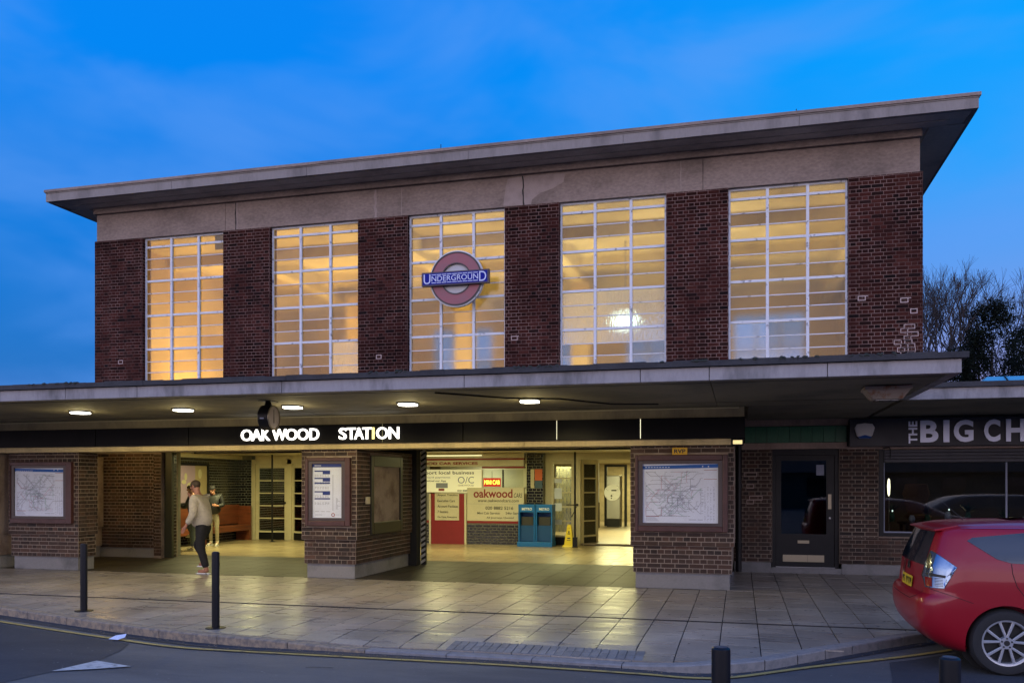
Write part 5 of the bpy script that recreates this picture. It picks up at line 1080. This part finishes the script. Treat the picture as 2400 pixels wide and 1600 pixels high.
def person(loc, fac, lb, pose, cloth, hs=1.0, skinm=SKN, hair=(.05, .03, .02), long=False):
    """fac: heading angle (0 = +x). local frame: x forward, y left, z up; metres"""
    c, s = math.cos(fac), math.sin(fac)
    def T(p): return (loc[0]+(p[0]*c-p[1]*s)*hs, loc[1]+(p[0]*s+p[1]*c)*hs, loc[2]+p[2]*hs)
    def TV(L_): return [(T(p), (r[0]*hs, r[1]*hs) if isinstance(r, tuple) else r*hs) for p, r in L_]
    J = pose
    P0 = thing('person', loc, lb, 'person')
    # continuous body: pelvis, spine, neck, head, arms with fingers, legs
    V = [(J['pelvis'], .10), (J['waist'], .115), (J['chest'], .13), (J['neck'], .055), (J['head0'], .062), (J['head1'], (.078, .088)), (J['head2'], .058)]
    E_ = [(0, 1), (1, 2), (2, 3), (3, 4), (4, 5), (5, 6)]
    for sd in ('l', 'r'):
        b = len(V); V += [(J['sh'+sd], .058), (J['el'+sd], .042), (J['wr'+sd], .028), (J['ha'+sd], .036)]; E_ += [(2, b), (b, b+1), (b+1, b+2), (b+2, b+3)]
        h = Vector(J['ha'+sd]); wv = h-Vector(J['wr'+sd]); wv.normalize(); sv = Vector((-wv.z, 0, wv.x)) if abs(wv.z) < .95 else Vector((1, 0, 0)); sv.normalize()
        for k, (o_, l) in enumerate(((-.024, .062), (-.008, .072), (.008, .070), (.024, .055))):
            n = len(V); V += [(tuple(h+sv*o_+wv*.035), .0095), (tuple(h+sv*o_+wv*(.035+l*.5)), .0088), (tuple(h+sv*o_*1.05+wv*(.03+l)+Vector((.012, 0, 0))), .008)]; E_ += [(b+3, n), (n, n+1), (n+1, n+2)]
        n = len(V); V += [(tuple(h+sv*.036), .010), (tuple(h+sv*.055+wv*.03), .009)]; E_ += [(b+3, n), (n, n+1)]
        b = len(V); V += [(J['hi'+sd], .066), (J['kn'+sd], .046), (J['an'+sd], .036), (J['to'+sd], .032)]; E_ += [(0, b), (b, b+1), (b+1, b+2), (b+2, b+3)]
    skin('body', TV(V), E_, skinm, P0, 1)
    H0, H1, H2 = Vector(J['head0']), Vector(J['head1']), Vector(J['head2']); up = (H2-H0).normalized(); f_ = Vector((1, 0, 0)); f_ = (f_-up*f_.dot(up)).normalized(); sd_ = up.cross(f_)
    # face: nose, brow, ears, eyes, mouth
    def ell(cn, rx, ry, rz, n=12, m=8):
        mb = MB(); vs = []; 
        for i in range(m+1):
            ph = math.pi*i/m
            for j in range(n):
                a = 2*math.pi*j/n; q = f_*(rx*math.sin(ph)*math.cos(a))+sd_*(ry*math.sin(ph)*math.sin(a))+up*(rz*math.cos(ph)); vs.append(T(Vector(cn)+q))
        fs = [(i*n+j, i*n+(j+1) % n, (i+1)*n+(j+1) % n, (i+1)*n+j) for i in range(m) for j in range(n)]; mb.add(vs, fs); return mb
    mb = ell(H1+f_*.092-up*.005, .022, .013, .024); e = ell(H1+sd_*.078-up*.005-f_*.01, .016, .009, .028); mb.add(e.v, e.f); e = ell(H1-sd_*.078-up*.005-f_*.01, .016, .009, .028); mb.add(e.v, e.f); e = ell(H1+f_*.045-up*.07, .045, .05, .036); mb.add(e.v, e.f); mb.build('facial_features', skinm, P0, smooth=True)
    mb = ell(H1+f_*.077+sd_*.03+up*.012, .010, .013, .006); e = ell(H1+f_*.077-sd_*.03+up*.012, .010, .013, .006); mb.add(e.v, e.f); e = ell(H1+f_*.083-up*.055, .008, .024, .004); mb.add(e.v, e.f); mb.build('eyes_and_mouth', mat('feature_dark', (.06, .02, .015), .5) if 'feature_dark' not in bpy.data.materials else bpy.data.materials['feature_dark'], P0, smooth=True)
    hm = mat('hair', hair, .7); mb = ell(H1-f_*.018+up*.026, .098, .089, .086, 20, 12)
    # trim: keep the cap above the brow line
    keep = MB(); inv = lambda w: ((Vector(w)-Vector(T(tuple(H1)))))
    for fc in mb.f:
        cc = sum((Vector(mb.v[i]) for i in fc), Vector())/len(fc); lp = cc-Vector(T(tuple(H1))); fw = Vector(T(tuple(H1+f_)))-Vector(T(tuple(H1))); uu = Vector(T(tuple(H1+up)))-Vector(T(tuple(H1)))
        if lp.dot(uu) > .03 or lp.dot(fw) < -.012: keep.f.append(fc)
    keep.v = mb.v; keep.build('hair', hm, P0, smooth=True)
    if long: skin('hair', TV([(tuple(H1-f_*.06+up*.03), .07), (tuple(H1-f_*.085-up*.08), .06), (tuple(H1-f_*.08-up*.20), .04)]), [(0, 1), (1, 2)], hm, P0, 1)
    # jacket
    g = cloth['jacket_fat']; jm = cloth['jacket']; Vj = [(J['hem'], (.155*g, .175*g)), (J['waist'], (.15*g, .18*g)), (J['chest'], (.135*g, .17*g)), (tuple(Vector(J['neck'])*.85+Vector(J['chest'])*.15), .075)]; Ej = [(0, 1), (1, 2), (2, 3)]
    for sd in ('l', 'r'):
        b = len(Vj); Vj += [(J['sh'+sd], .078*g), (J['el'+sd], .062*g), (tuple(Vector(J['wr'+sd])*.9+Vector(J['el'+sd])*.1), .047*g)]; Ej += [(2, b), (b, b+1), (b+1, b+2)]
    skin('jacket', TV(Vj), Ej, jm, P0, 2)
    tm = cloth['trousers']; tf = cloth.get('trouser_fat', 1); Vt = [(J['pelvis'], (.125*tf, .14*tf)), (tuple(Vector(J['pelvis'])+Vector((.01, 0, .09))), (.12*tf, .14*tf))]; Et = [(0, 1)]
    for sd in ('l', 'r'):
        b = len(Vt); Vt += [(J['hi'+sd], .090*tf), (J['kn'+sd], .074*tf), (tuple(Vector(J['an'+sd])+Vector((0, 0, .02))), .060*tf)]; Et += [(0, b), (b, b+1), (b+1, b+2)]
    skin('trousers', TV(Vt), Et, tm, P0, 2)
    for sd in ('l', 'r'):
        a = Vector(J['an'+sd]); t_ = Vector(J['to'+sd]); d = (t_-a); d.z = 0; d.normalize(); hgt = cloth.get('boot', .05)
        base = Vector((a.x, a.y, min(a.z, t_.z)))
        skin('shoe', TV([(tuple(a+Vector((0, 0, hgt))), .050), (tuple(a-Vector((0, 0, .02))), .048), (tuple(a-Vector((0, 0, a.z-t_.z))*.7-d*.02), .042), (tuple(t_+d*.0+Vector((0, 0, .012))), (.040, .034)), (tuple(t_+d*.05), (.036, .026))]), [(0, 1), (1, 2), (2, 3), (3, 4)], cloth['shoe'], P0, 2)
        so_ = MB(); hw = .045; e2 = Vector((-d.y, d.x, 0)); q0 = base-d*.07; q1 = t_+d*.08; zz = t_.z-.035
        so_.add([T(tuple(Vector((q.x, q.y, z_))+e2*w_)) for z_ in (zz, zz+.022) for q, w_ in ((q0, -hw*.8), (q1, -hw*.7), (q1, hw*.7), (q0, hw*.8))], [(3, 2, 1, 0), (4, 5, 6, 7), (0, 1, 5, 4), (1, 2, 6, 5), (2, 3, 7, 6), (3, 0, 4, 7)]); so_.build('shoe_sole', cloth['sole'], P0, bevel=.008)
    return P0, T
def cm(n, c, c2=None, r=.85): return mat(n, c, r, vscale=12, col2=c2 or tuple(x*.75 for x in c), bump=.4, bscale=25, stretch=(1, 1, 1.6))
man = dict(pelvis=(0, 0, .93), waist=(.04, 0, 1.08), chest=(.085, 0, 1.33), neck=(.115, 0, 1.50), head0=(.135, 0, 1.56), head1=(.18, 0, 1.655), head2=(.20, 0, 1.73), hem=(.03, 0, .84),
    shl=(.08, .20, 1.42), ell=(.03, .27, 1.13), wrl=(.19, .26, .92), hal=(.24, .25, .85), shr=(.10, -.20, 1.42), elr=(.24, -.27, 1.15), wrr=(.35, -.15, 1.36), har=(.35, -.10, 1.44),
    hil=(0, .09, .77), knl=(-.01, .10, .48), anl=(-.13, .10, .09), tol=(.0, .10, .036), hir=(.02, -.09, .77), knr=(.22, -.10, .53), anr=(.02, -.09, .26), tor=(.11, -.09, .15))
person((-9.84, 14.3, 0), R(180), 'man in beige jacket and black trousers walking left, hand raised to his face', man, dict(jacket=cm('beige_fleece', (.52, .48, .40)), jacket_fat=1.27, trouser_fat=1.15, trousers=cm('black_cloth', (.010, .010, .012)), shoe=cm('tan_shoe', (.36, .17, .11)), sole=MT['white']), 1.0, hair=(.07, .05, .035))
p2 = dict(pelvis=(-.05, 0, .90), waist=(-.02, 0, 1.05), chest=(.02, 0, 1.30), neck=(.05, 0, 1.47), head0=(.07, 0, 1.53), head1=(.11, 0, 1.62), head2=(.12, 0, 1.69), hem=(-.04, 0, .92),
    shl=(.0, .18, 1.39), ell=(.08, .24, 1.14), wrl=(.30, .18, 1.18), hal=(.36, .15, 1.20), shr=(.04, -.18, 1.39), elr=(.10, -.22, 1.13), wrr=(.33, -.12, 1.12), har=(.40, -.08, 1.13),
    hil=(-.04, .09, .75), knl=(-.02, .11, .46), anl=(-.05, .12, .08), tol=(.08, .13, .036), hir=(-.03, -.09, .75), knr=(.28, -.12, .70), anr=(.10, -.10, .42), tor=(.22, -.10, .37))
person((-13.45, 19.15, 0), R(182), 'person in black jacket and grey jeans, one knee raised, before the wall poster', p2, dict(jacket=cm('black_nylon', (.012, .012, .013), r=.5), jacket_fat=1.02, trousers=cm('grey_denim', (.075, .095, .10)), trouser_fat=1.05, shoe=cm('cream_trainer', (.55, .50, .32)), sole=MT['cream']), .97)
p3_ = dict(pelvis=(0, 0, .92), waist=(.0, 0, 1.06), chest=(.03, 0, 1.30), neck=(.08, 0, 1.45), head0=(.11, 0, 1.50), head1=(.16, 0, 1.575), head2=(.18, 0, 1.645), hem=(-.01, 0, .86),
    shl=(.0, .18, 1.38), ell=(.02, .25, 1.12), wrl=(.20, .16, 1.12), hal=(.27, .12, 1.14), shr=(.0, -.18, 1.38), elr=(-.02, -.26, 1.12), wrr=(.10, -.25, .95), har=(.13, -.24, .88),
    hil=(0, .08, .75), knl=(.02, .09, .47), anl=(-.01, .09, .09), tol=(.11, .11, .036), hir=(0, -.08, .75), knr=(.0, -.09, .47), anr=(-.05, -.10, .09), tor=(.06, -.13, .036))
P_, T_ = person((-13.95, 20.75, 0), R(-75), 'person in black puffer coat and white boots looking down beside the bench', p3_, dict(jacket=cm('black_puffer', (.010, .010, .012), r=.5), jacket_fat=1.28, trousers=cm('pale_leggings', (.28, .24, .16)), trouser_fat=.85, shoe=cm('white_boot', (.68, .64, .52)), sole=MT['white'], boot=.14), .98, SKN, (.01, .008, .008), True)
t = thing('tote_bag', T_((.12, -.27, .5)), 'cream fabric tote bag hanging from the hand of the person in the puffer coat', 'bag'); b0 = Vector(T_((.14, -.29, .40)))
MB().add([(b0.x-.17, b0.y-.04, .40), (b0.x+.17, b0.y-.04, .38), (b0.x+.17, b0.y+.06, .38), (b0.x-.17, b0.y+.06, .40), (b0.x-.10, b0.y-.01, .82), (b0.x+.12, b0.y-.01, .82), (b0.x+.12, b0.y+.02, .82), (b0.x-.10, b0.y+.02, .82)], [(3, 2, 1, 0), (4, 5, 6, 7), (0, 1, 5, 4), (1, 2, 6, 5), (2, 3, 7, 6), (3, 0, 4, 7)]).build('bag_body', cm('calico', (.58, .46, .30)), t, bevel=.02)
MB().path([(b0.x-.06, b0.y, .82), (b0.x, b0.y, .92), (b0.x+.06, b0.y, .82)], .008).build('strap', bpy.data.materials['calico'], t)
# ================================================================== RED CAR
C = thing('parked_car', (3.8, 9.84, -.1), 'red estate car parked at the kerb on the right, tail towards the shop door', 'car')
RED = mat('car_red', (.28, .006, .016), .32, coat=.45, spec=.3); CG = mat('car_glass', (.012, .016, .022), .06, spec=.7, coat=.5); TRIM = mat('car_trim_black', (.010, .010, .010), .5); GAP = mat('panel_gap', (.01, .002, .003), .8)
cyc, zr = 9.84, -.1
def ip(tab, h):
    if h <= tab[0][0]: return tab[0][1]
    for (a, b), (c, d) in zip(tab[:-1], tab[1:]):
        if h <= c: t = (h-a)/(c-a); return b+(d-b)*t
    return tab[-1][1]
X0 = [(.20, 1.96), (.27, 1.83), (.36, 1.735), (.48, 1.69), (.62, 1.68), (.69, 1.69), (.72, 1.72), (.74, 1.75), (.86, 1.765), (1.0, 1.78), (1.07, 1.80), (1.34, 1.90), (1.43, 1.97), (1.49, 2.08), (1.535, 2.35), (1.56, 2.8)]
X1 = [(.20, 5.9), (.35, 6.08), (.6, 6.12), (.8, 6.0), (.93, 5.7), (1.0, 5.2), (1.2, 4.75), (1.43, 4.2), (1.52, 3.8), (1.56, 3.3)]
WD = [(.20, .83), (.30, .865), (.45, .885), (.62, .892), (.85, .888), (1.0, .872), (1.1, .845), (1.25, .785), (1.38, .725), (1.43, .69), (1.49, .62), (1.535, .50), (1.56, .25)]
hs = [.20, .24, .28, .33, .38, .44, .50, .56, .62, .67, .70, .72, .74, .78, .84, .90, .96, 1.0, 1.04, 1.08, 1.13, 1.18, 1.23, 1.28, 1.33, 1.38, 1.42, 1.45, 1.48, 1.51, 1.53, 1.545, 1.56]
def loop(h):
    a, b, w = ip(X0, h), ip(X1, h), ip(WD, h); rx = .30; ry = min(.26, w*.6); P = []
    bow = lambda x: .0
    N_ = 10
    for i in range(N_+1):  # near-rear corner from rear face to side
        t = math.pi/2*i/N_; P.append((a+rx-rx*math.cos(t)**.85, -(w-ry)-ry*math.sin(t)**.85))
    for i in range(1, 40): P.append((a+rx+(b-a-rx-.7)*i/40, -w))
    for i in range(N_+1): t = math.pi/2*i/N_; P.append((b-.7+.7*math.sin(t), -(w-.35*w/.9)-.35*w/.9*math.cos(t)))
    Q = P+[(x, -y) for x, y in reversed(P)]
    return [(x+(-.05*(1-(y/w)**2) if x < a+rx else 0), y) for x, y in Q] + [(a-.05*(1-(y/w)**2), y) for y in [w*.62-(w*1.24)*k/8 for k in range(1, 8)]]
vs = []; fs = []; n = len(loop(.5))
for h in hs: vs += [(x, y+cyc, zr+(h if h < 1.34 else 1.34+(h-1.34)*.46)) for x, y in loop(h)]
for r in range(len(hs)-1):
    for i in range(n): j = (i+1) % n; fs.append((r*n+i, r*n+j, (r+1)*n+j, (r+1)*n+i))
fs += [tuple(range(n-1, -1, -1)), tuple((len(hs)-1)*n+i for i in range(n))]
body = MB().add(vs, fs).build('car_body', RED, C)
WHX, WHZ = 2.41, .21
cut = MB()
for x in (WHX, WHX+2.78):
    cut.tube((x, cyc-1.2, WHZ), (x, cyc-.62, WHZ), .352, n=48); cut.tube((x, cyc+.62, WHZ), (x, cyc+1.2, WHZ), .352, n=48)
cutter = cut.build('cutter', RED, C); md = body.modifiers.new('b', 'BOOLEAN'); md.operation = 'DIFFERENCE'; md.object = cutter; md.solver = 'EXACT'
bpy.context.view_layer.update(); dg = bpy.context.evaluated_depsgraph_get(); m2 = bpy.data.meshes.new_from_object(body.evaluated_get(dg)); body.modifiers.clear(); body.data = m2; bpy.data.objects.remove(cutter)
body.data.materials.clear(); body.data.materials.append(RED); body.data.shade_smooth(); body.data.set_sharp_from_angle(angle=R(40))
bvh = BVHTree.FromPolygons(vs, [f for f in fs if len(f) < 9])
def decal(pts, ax, m, name, off=.004, cuts=2, parent=C, th=0):
    """patch cut to the body's surface. ax 'y': pts (x,z) seen from the near side; ax 'x': pts (y,z) seen from behind"""
    bm = bmesh.new(); v = [bm.verts.new((a, 0, b)) for a, b in pts]; bm.faces.new(v); bmesh.ops.triangulate(bm, faces=bm.faces)
    for _ in range(cuts): bmesh.ops.subdivide_edges(bm, edges=bm.edges, cuts=1, use_grid_fill=True)
    bmesh.ops.triangulate(bm, faces=bm.faces)
    for q in bm.verts:
        a, b = q.co.x, q.co.z
        o_, d_ = (Vector((a, 0, b)), Vector((0, 1, 0))) if ax == 'y' else (Vector((0, a, b)), Vector((1, 0, 0)))
        hit, nr, _, _ = bvh.ray_cast(o_, d_)
        if hit is None: hit = Vector((a, cyc-.88, b)) if ax == 'y' else Vector((1.7, a, b)); nr = -d_
        if nr.dot(d_) > 0: nr = -nr
        q.co = hit+nr*off-Vector(wl(parent))
    me = bpy.data.meshes.new(name); bm.to_mesh(me); bm.free(); me.materials.append(m); me.shade_smooth(); return link(name, me, parent)
def seam(pts, ax, w=.005, m=GAP, name='panel_seam', off=.0015):
    n_ = []
    for (a, b), (c, d) in zip(pts[:-1], pts[1:]):
        for k in range(6): n_.append((a+(c-a)*k/6, b+(d-b)*k/6))
    n_.append(pts[-1]); mb = MB(); q = []
    for i, p in enumerate(n_):
        a = n_[max(0, i-1)]; b = n_[min(len(n_)-1, i+1)]; dx, dz = b[0]-a[0], b[1]-a[1]; l = math.hypot(dx, dz) or 1
        for s in (-1, 1):
            aa, bb = p[0]-dz/l*w/2*s, p[1]+dx/l*w/2*s; o_, d_ = (Vector((aa, 0, bb)), Vector((0, 1, 0))) if ax == 'y' else (Vector((0, aa, bb)), Vector((1, 0, 0)))
            hit, nr, _, _ = bvh.ray_cast(o_, d_)
            if hit is None: hit = Vector((aa, cyc-.88, bb)); nr = -d_
            if nr.dot(d_) > 0: nr = -nr
            q.append(hit+nr*off)
    for i in range(len(n_)-1): mb.add([q[2*i], q[2*i+1], q[2*i+3], q[2*i+2]], [(0, 1, 2, 3)])
    return mb.build(name, m, C)
decal([(2.09, 1.155), (2.14, 1.185), (2.56, 1.232), (2.72, 1.24), (2.72, .945), (2.45, .955), (2.33, .99)], 'y', CG, 'side_window', cuts=3)
decal([(2.76, 1.24), (3.25, 1.245), (3.25, .93), (2.76, .943)], 'y', CG, 'side_window'); decal([(3.32, 1.245), (4.0, 1.23), (4.65, .95), (3.32, .925)], 'y', CG, 'side_window', cuts=3)
decal([(9.22, .90), (10.46, .90), (10.36, 1.225), (9.32, 1.225)], 'x', CG, 'rear_window', cuts=3)
LM = mat('lamp_lens', (.22, .30, .42), .12, metal=.8, coat=.3); LR = mat('lamp_red', (.25, .01, .01), .15, coat=1); LC = mat('lamp_chrome', (.5, .55, .6), .15, metal=1)
LP = [(1.81, 1.045), (1.985, .905), (1.97, .88), (1.90, .82), (1.88, .705), (1.745, .70), (1.742, .80), (1.76, .92)]
decal(LP, 'y', LM, 'tail_lamp', .007, 3)
decal([(1.76, .84), (1.895, .825), (1.89, .800), (1.76, .812)], 'y', TRIM, 'lamp_band', .010, 2); decal([(1.775, .955), (1.80, 1.02), (1.81, 1.02), (1.79, .90), (1.765, .86)], 'y', LC, 'lamp_reflector', .010, 1)
decal([(1.75, .71), (1.79, .71), (1.79, .795), (1.75, .795)], 'y', LR, 'lamp_red_lens', .010, 1)
for k in range(6): decal([(1.81, .72+k*.014), (1.87, .722+k*.014), (1.87, .727+k*.014), (1.81, .725+k*.014)], 'y', TRIM, 'lamp_rib', .011, 0)
seam(LP+[LP[0]], 'y', .006, TRIM, 'lamp_seal', .005)
decal([(10.10, .70), (10.22, .70), (10.22, .92), (10.02, .92)], 'x', LR, 'tail_lamp'); 
decal([(9.58, .645), (10.10, .645), (10.10, .755), (9.58, .755)], 'x', mat('number_plate_yellow', (.68, .48, .02), .4), 'number_plate', .012, 1)
pt = MB()
for k in range(7):
    if k != 4:
        q = 9.61+.067*k
        for (b0, b1, c0, c1) in ((0, .012, 0, .07), (.028, .040, 0 if k % 2 else .03, .07), (0, .04, .058 if k % 3 else .03, .07)):
            h_, n_, _, _ = bvh.ray_cast(Vector((0, q+.02, .70)), Vector((1, 0, 0))); X_ = h_.x-.016; pt.add([(X_, q+b0, .665+c0), (X_, q+b1, .665+c0), (X_, q+b1, .665+c1), (X_, q+b0, .665+c1)], [(0, 1, 2, 3)])
pt.build('plate_print', TRIM, C)
t_ = decal([(9.79, .82), (9.89, .82), (9.91, .86), (9.89, .90), (9.79, .90), (9.77, .86)], 'x', LC, 'badge', .012, 1)
seam([(1.76, .69), (1.82, .675), (1.95, .635), (2.12, .575)], 'y'); seam([(2.45, .95), (2.455, .86), (2.49, .74), (2.56, .64), (2.66, .56)], 'y', .006); seam([(2.74, .30), (2.74, .93)], 'y'); seam([(3.28, .25), (3.28, 1.3)], 'y'); seam([(4.3, .25), (4.3, .93)], 'y')
seam([(9.2, .66), (9.25, .60), (9.4, .56), (10.3, .56), (10.45, .62)], 'x', .007)
seam([(2.06, 1.268), (2.5, 1.272), (3.2, 1.274), (4.0, 1.268)], 'y', .010, mat('roof_rail', (.20, .03, .08), .3, coat=.8), 'roof_rail', .006)
MB().add([(1.83, 9.22, 1.252), (1.83, 10.46, 1.252), (2.06, 10.44, 1.296), (2.06, 9.24, 1.296), (1.84, 9.22, 1.235), (1.84, 10.46, 1.235), (2.0, 10.44, 1.25), (2.0, 9.24, 1.25)], [(0, 1, 2, 3), (7, 6, 5, 4), (0, 4, 5, 1), (0, 3, 7, 4), (1, 5, 6, 2)]).build('spoiler', RED, C, bevel=.006)
MB().tube((2.25, 9.84, 1.31), (2.03, 9.84, 1.52), .004, .002).build('aerial', TRIM, C); MB().lathe([(0, .04), (.03, .03), (.05, 0)], (2.27, 9.84, 1.29), 12).build('aerial_base', RED, C)
for x in (WHX, WHX+2.78):
    MB().tube((x, cyc-.60, WHZ), (x, cyc+.60, WHZ), .36, n=32).build('wheel_well', TRIM, C)
    for sd in (-1, 1):
        yc = cyc+sd*.865; W_ = sub('wheel', C, (x, yc, WHZ)); s = sd
        MB().lathe([(.205, .0*s), (.235, .012*s), (.29, .004*s), (.312, -.03*s), (.315, -.10*s), (.312, -.17*s), (.28, -.20*s), (.20, -.20*s), (.205, 0)], (x, yc, WHZ), 48, 'y').build('tyre', mat('tyre_rubber', (.018, .018, .019), .8, bump=.2) if 'tyre_rubber' not in bpy.data.materials else bpy.data.materials['tyre_rubber'], W_, smooth='auto')
        AL = bpy.data.materials.get('alloy_wheel') or mat('alloy_wheel', (.52, .54, .58), .28, metal=.6)
        MB().lathe([(.203, .006*s), (.215, .008*s), (.213, -.01*s), (.195, -.012*s), (.19, -.06*s), (.19, -.19*s), (.203, -.19*s), (.203, .006*s)], (x, yc, WHZ), 48, 'y').build('rim', AL, W_, smooth='auto')
        MB().tube((x, yc-.07*s, WHZ), (x, yc-.09*s, WHZ), .188, n=32).build('brake_disc', TRIM, W_)
        sp = MB()
        for k in range(5):
            for dd in (-.20, .20):
                a = 2*math.pi*k/5+math.pi/2+dd*.35; a2 = 2*math.pi*k/5+math.pi/2+dd*1.5
                p = (x+.045*math.cos(a), WHZ+.045*math.sin(a)); q = (x+.205*math.cos(a2), WHZ+.205*math.sin(a2)); nx, nz = -(q[1]-p[1]), q[0]-p[0]; l = math.hypot(nx, nz); nx /= l; nz /= l
                w0, w1 = .010, .013
                sp.prism([(p[0]+nx*w0, p[1]+nz*w0), (q[0]+nx*w1, q[1]+nz*w1), (q[0]-nx*w1, q[1]-nz*w1), (p[0]-nx*w0, p[1]-nz*w0)], yc-.03*s, yc-.004*s, 'y')
        sp.build('spokes', AL, W_, bevel=.003); MB().tube((x, yc-.04*s, WHZ), (x, yc+.001*s, WHZ), .062, .055, 24).build('hub', AL, W_); MB().tube((x, yc+.002*s, WHZ), (x, yc+.004*s, WHZ), .026, n=20).build('centre_cap', TRIM, W_)
        nb_ = MB(); [nb_.tube((x+.044*math.cos(2*math.pi*k/5+.3), yc, WHZ+.044*math.sin(2*math.pi*k/5+.3)), (x+.044*math.cos(2*math.pi*k/5+.3), yc+.004*s, WHZ+.044*math.sin(2*math.pi*k/5+.3)), .009, n=8) for k in range(5)]; nb_.build('wheel_nut', TRIM, W_)
# dark car across the road, seen only as a reflection in the shop glass
def recol(o, frm, to):
    if o.type == 'MESH' and o.data.materials and o.data.materials[0] == frm: o.material_slots[0].link = 'OBJECT'; o.material_slots[0].material = to
    for c_ in o.children: recol(c_, frm, to)
c2 = dup(C, (7.6, 1.6, -.1), (0, 0, R(172)), 'dark grey estate car parked behind the photographer, mirrored in the shop window'); recol(c2, RED, mat('car_grey', (.05, .055, .07), .3, coat=.8))

# ================================================================== TREES
BARK = mat('winter_bark', (.040, .030, .026), .9); 
def bare_tree(x, y, h, seed, lb, spread=.5, depth=7, group='bare winter trees behind the shop'):
    rnd = random.Random(seed); t = thing('bare_tree', (x, y, -.1), lb, 'tree', group); tr = MB(); br = MB()
    def grow(p, d, l, r, k):
        n = 2; q = p
        for i in range(n):
            d2 = (d+Vector((rnd.gauss(0, .10), rnd.gauss(0, .10), rnd.gauss(.03, .05)))).normalized(); q2 = q+d2*l/n
            (tr if k >= depth-1 else br).tube(q, q2, r*(1-.25*i/n), r*(1-.25*(i+1)/n), 6 if k > 4 else 3, False); q = q2; d = d2
        if k <= 0: return
        nb = rnd.choice([2, 3, 3]) if k > 1 else 3
        for i in range(nb):
            a = rnd.uniform(0, 6.28); s = rnd.uniform(.25, .75)*spread*1.35; u = d.orthogonal().normalized(); w_ = d.cross(u)
            nd = (d+(u*math.cos(a)+w_*math.sin(a))*s+Vector((0, 0, .16))).normalized(); grow(q, nd, l*rnd.uniform(.68, .86), max(.0055, r*rnd.uniform(.55, .7)), k-1)
    grow(Vector((x, y, -.1)), Vector((rnd.gauss(0, .05), 0, 1)), h*.235, h*.013, depth)
    tr.build('trunk', BARK, t); br.build('crown', BARK, t); return t
LBT = ['bare tree rising just beside the brick corner, nearest the building', 'second bare tree from the building corner, with the tallest leader', 'bare tree behind the dark evergreen', 'bare tree at the right edge of the picture', 'thin bare tree far back between the others', 'low bare tree at the corner foot above the canopy end']
for i, (x, y, h) in enumerate(((8.6, 43, 12.6), (10.6, 46, 13.2), (12.0, 44, 12.0), (13.6, 46, 11.8), (9.6, 50, 13.2), (7.6, 37, 8.8))): bare_tree(x, y, h, 20+i, LBT[i], .55)
EV = brickmat('evergreen_leaf', [(.008,.010,.006),(.013,.016,.009),(.010,.013,.008),(.017,.019,.011)], .9, soot=.3, sscale=1.5, bump=0, spec=.05)
def evergreen(x, y, h, r, seed, lb, nleaf=14000, cone=.8):
    rnd = random.Random(seed); t = thing('evergreen_tree', (x, y, -.1), lb, 'tree', 'dark evergreens behind the shop'); MB().tube((x, y, -.1), (x, y, h*.8), .16, .04).build('trunk', BARK, t)
    cl = []
    for k in range(170):
        z = h*(.12+.88*rnd.random()**.9); rr = r*(1-(z/h)**2*cone)*(.35+.65*rnd.random()**.5); a = rnd.uniform(0, 6.28); cl.append((x+rr*math.cos(a), y+rr*math.sin(a), z, rnd.uniform(.25, .6)))
    mb = MB()
    for k in range(nleaf):
        c = rnd.choice(cl); p = Vector((c[0]+rnd.gauss(0, c[3]*.42), c[1]+rnd.gauss(0, c[3]*.42), min(h*1.03, c[2]+rnd.gauss(0, c[3]*.42)))); d = Vector((rnd.gauss(0, 1), rnd.gauss(0, 1), rnd.gauss(.3, .8))).normalized(); u = d.orthogonal().normalized(); l = rnd.uniform(.07, .18)
        mb.add([p-u*l*.25, p+d*l*.5-u*l*.05, p+d*l, p+u*l*.25], [(0, 1, 2, 3)])
    mb.build('crown', EV, t); return t
evergreen(8.9, 35, 8.2, 2.0, 1, 'dark evergreen with the highest crown, behind the rooflight'); evergreen(10.6, 36.5, 7.5, 2.0, 2, 'broad dark evergreen at the right edge of the picture')
evergreen(7.7, 34.5, 6.6, .9, 3, 'narrow dark evergreen just right of the station canopy end', 6500, .6); evergreen(9.7, 33, 6.5, 1.7, 4, 'low rounded dark evergreen in front of the tallest one', 9000, .5); evergreen(7.1, 30, 4.7, .9, 5, 'lowest dark shrub behind the canopy end', 6000, .5); evergreen(8.4, 28.5, 4.6, 1.3, 6, 'low dark hedge tree right behind the rooflight', 6000, .4)
# low houses added unseen behind the camera to mask sky in shop glass
HB = mat('house_render', (.16, .12, .10), .9, var=.3); HRF = mat('house_roof', (.05, .04, .04), .9)
for i in range(5):
    x = -24+i*12.8; t = thing('reflection_mask_house', (x, -34, -.1), ['first', 'second', 'third', 'fourth', 'fifth'][i]+' dim low house from the left in the added unseen row behind the photographer', 'house', 'low houses added to mask reflections')
    box('wall', HB, t, x-6, x+6, -38, -30, -.1, 2.5); MB().prism([(-38.4, 2.501), (-29.6, 2.501), (-34, 3.7)], x-6.3, x+6.3, 'x').build('roof', HRF, t)
    for dx in (-4, -1, 3):
        for z in (.8,): box('window', CG, t, x+dx, x+dx+1.4, -30.0, -29.95, z, z+1.3)
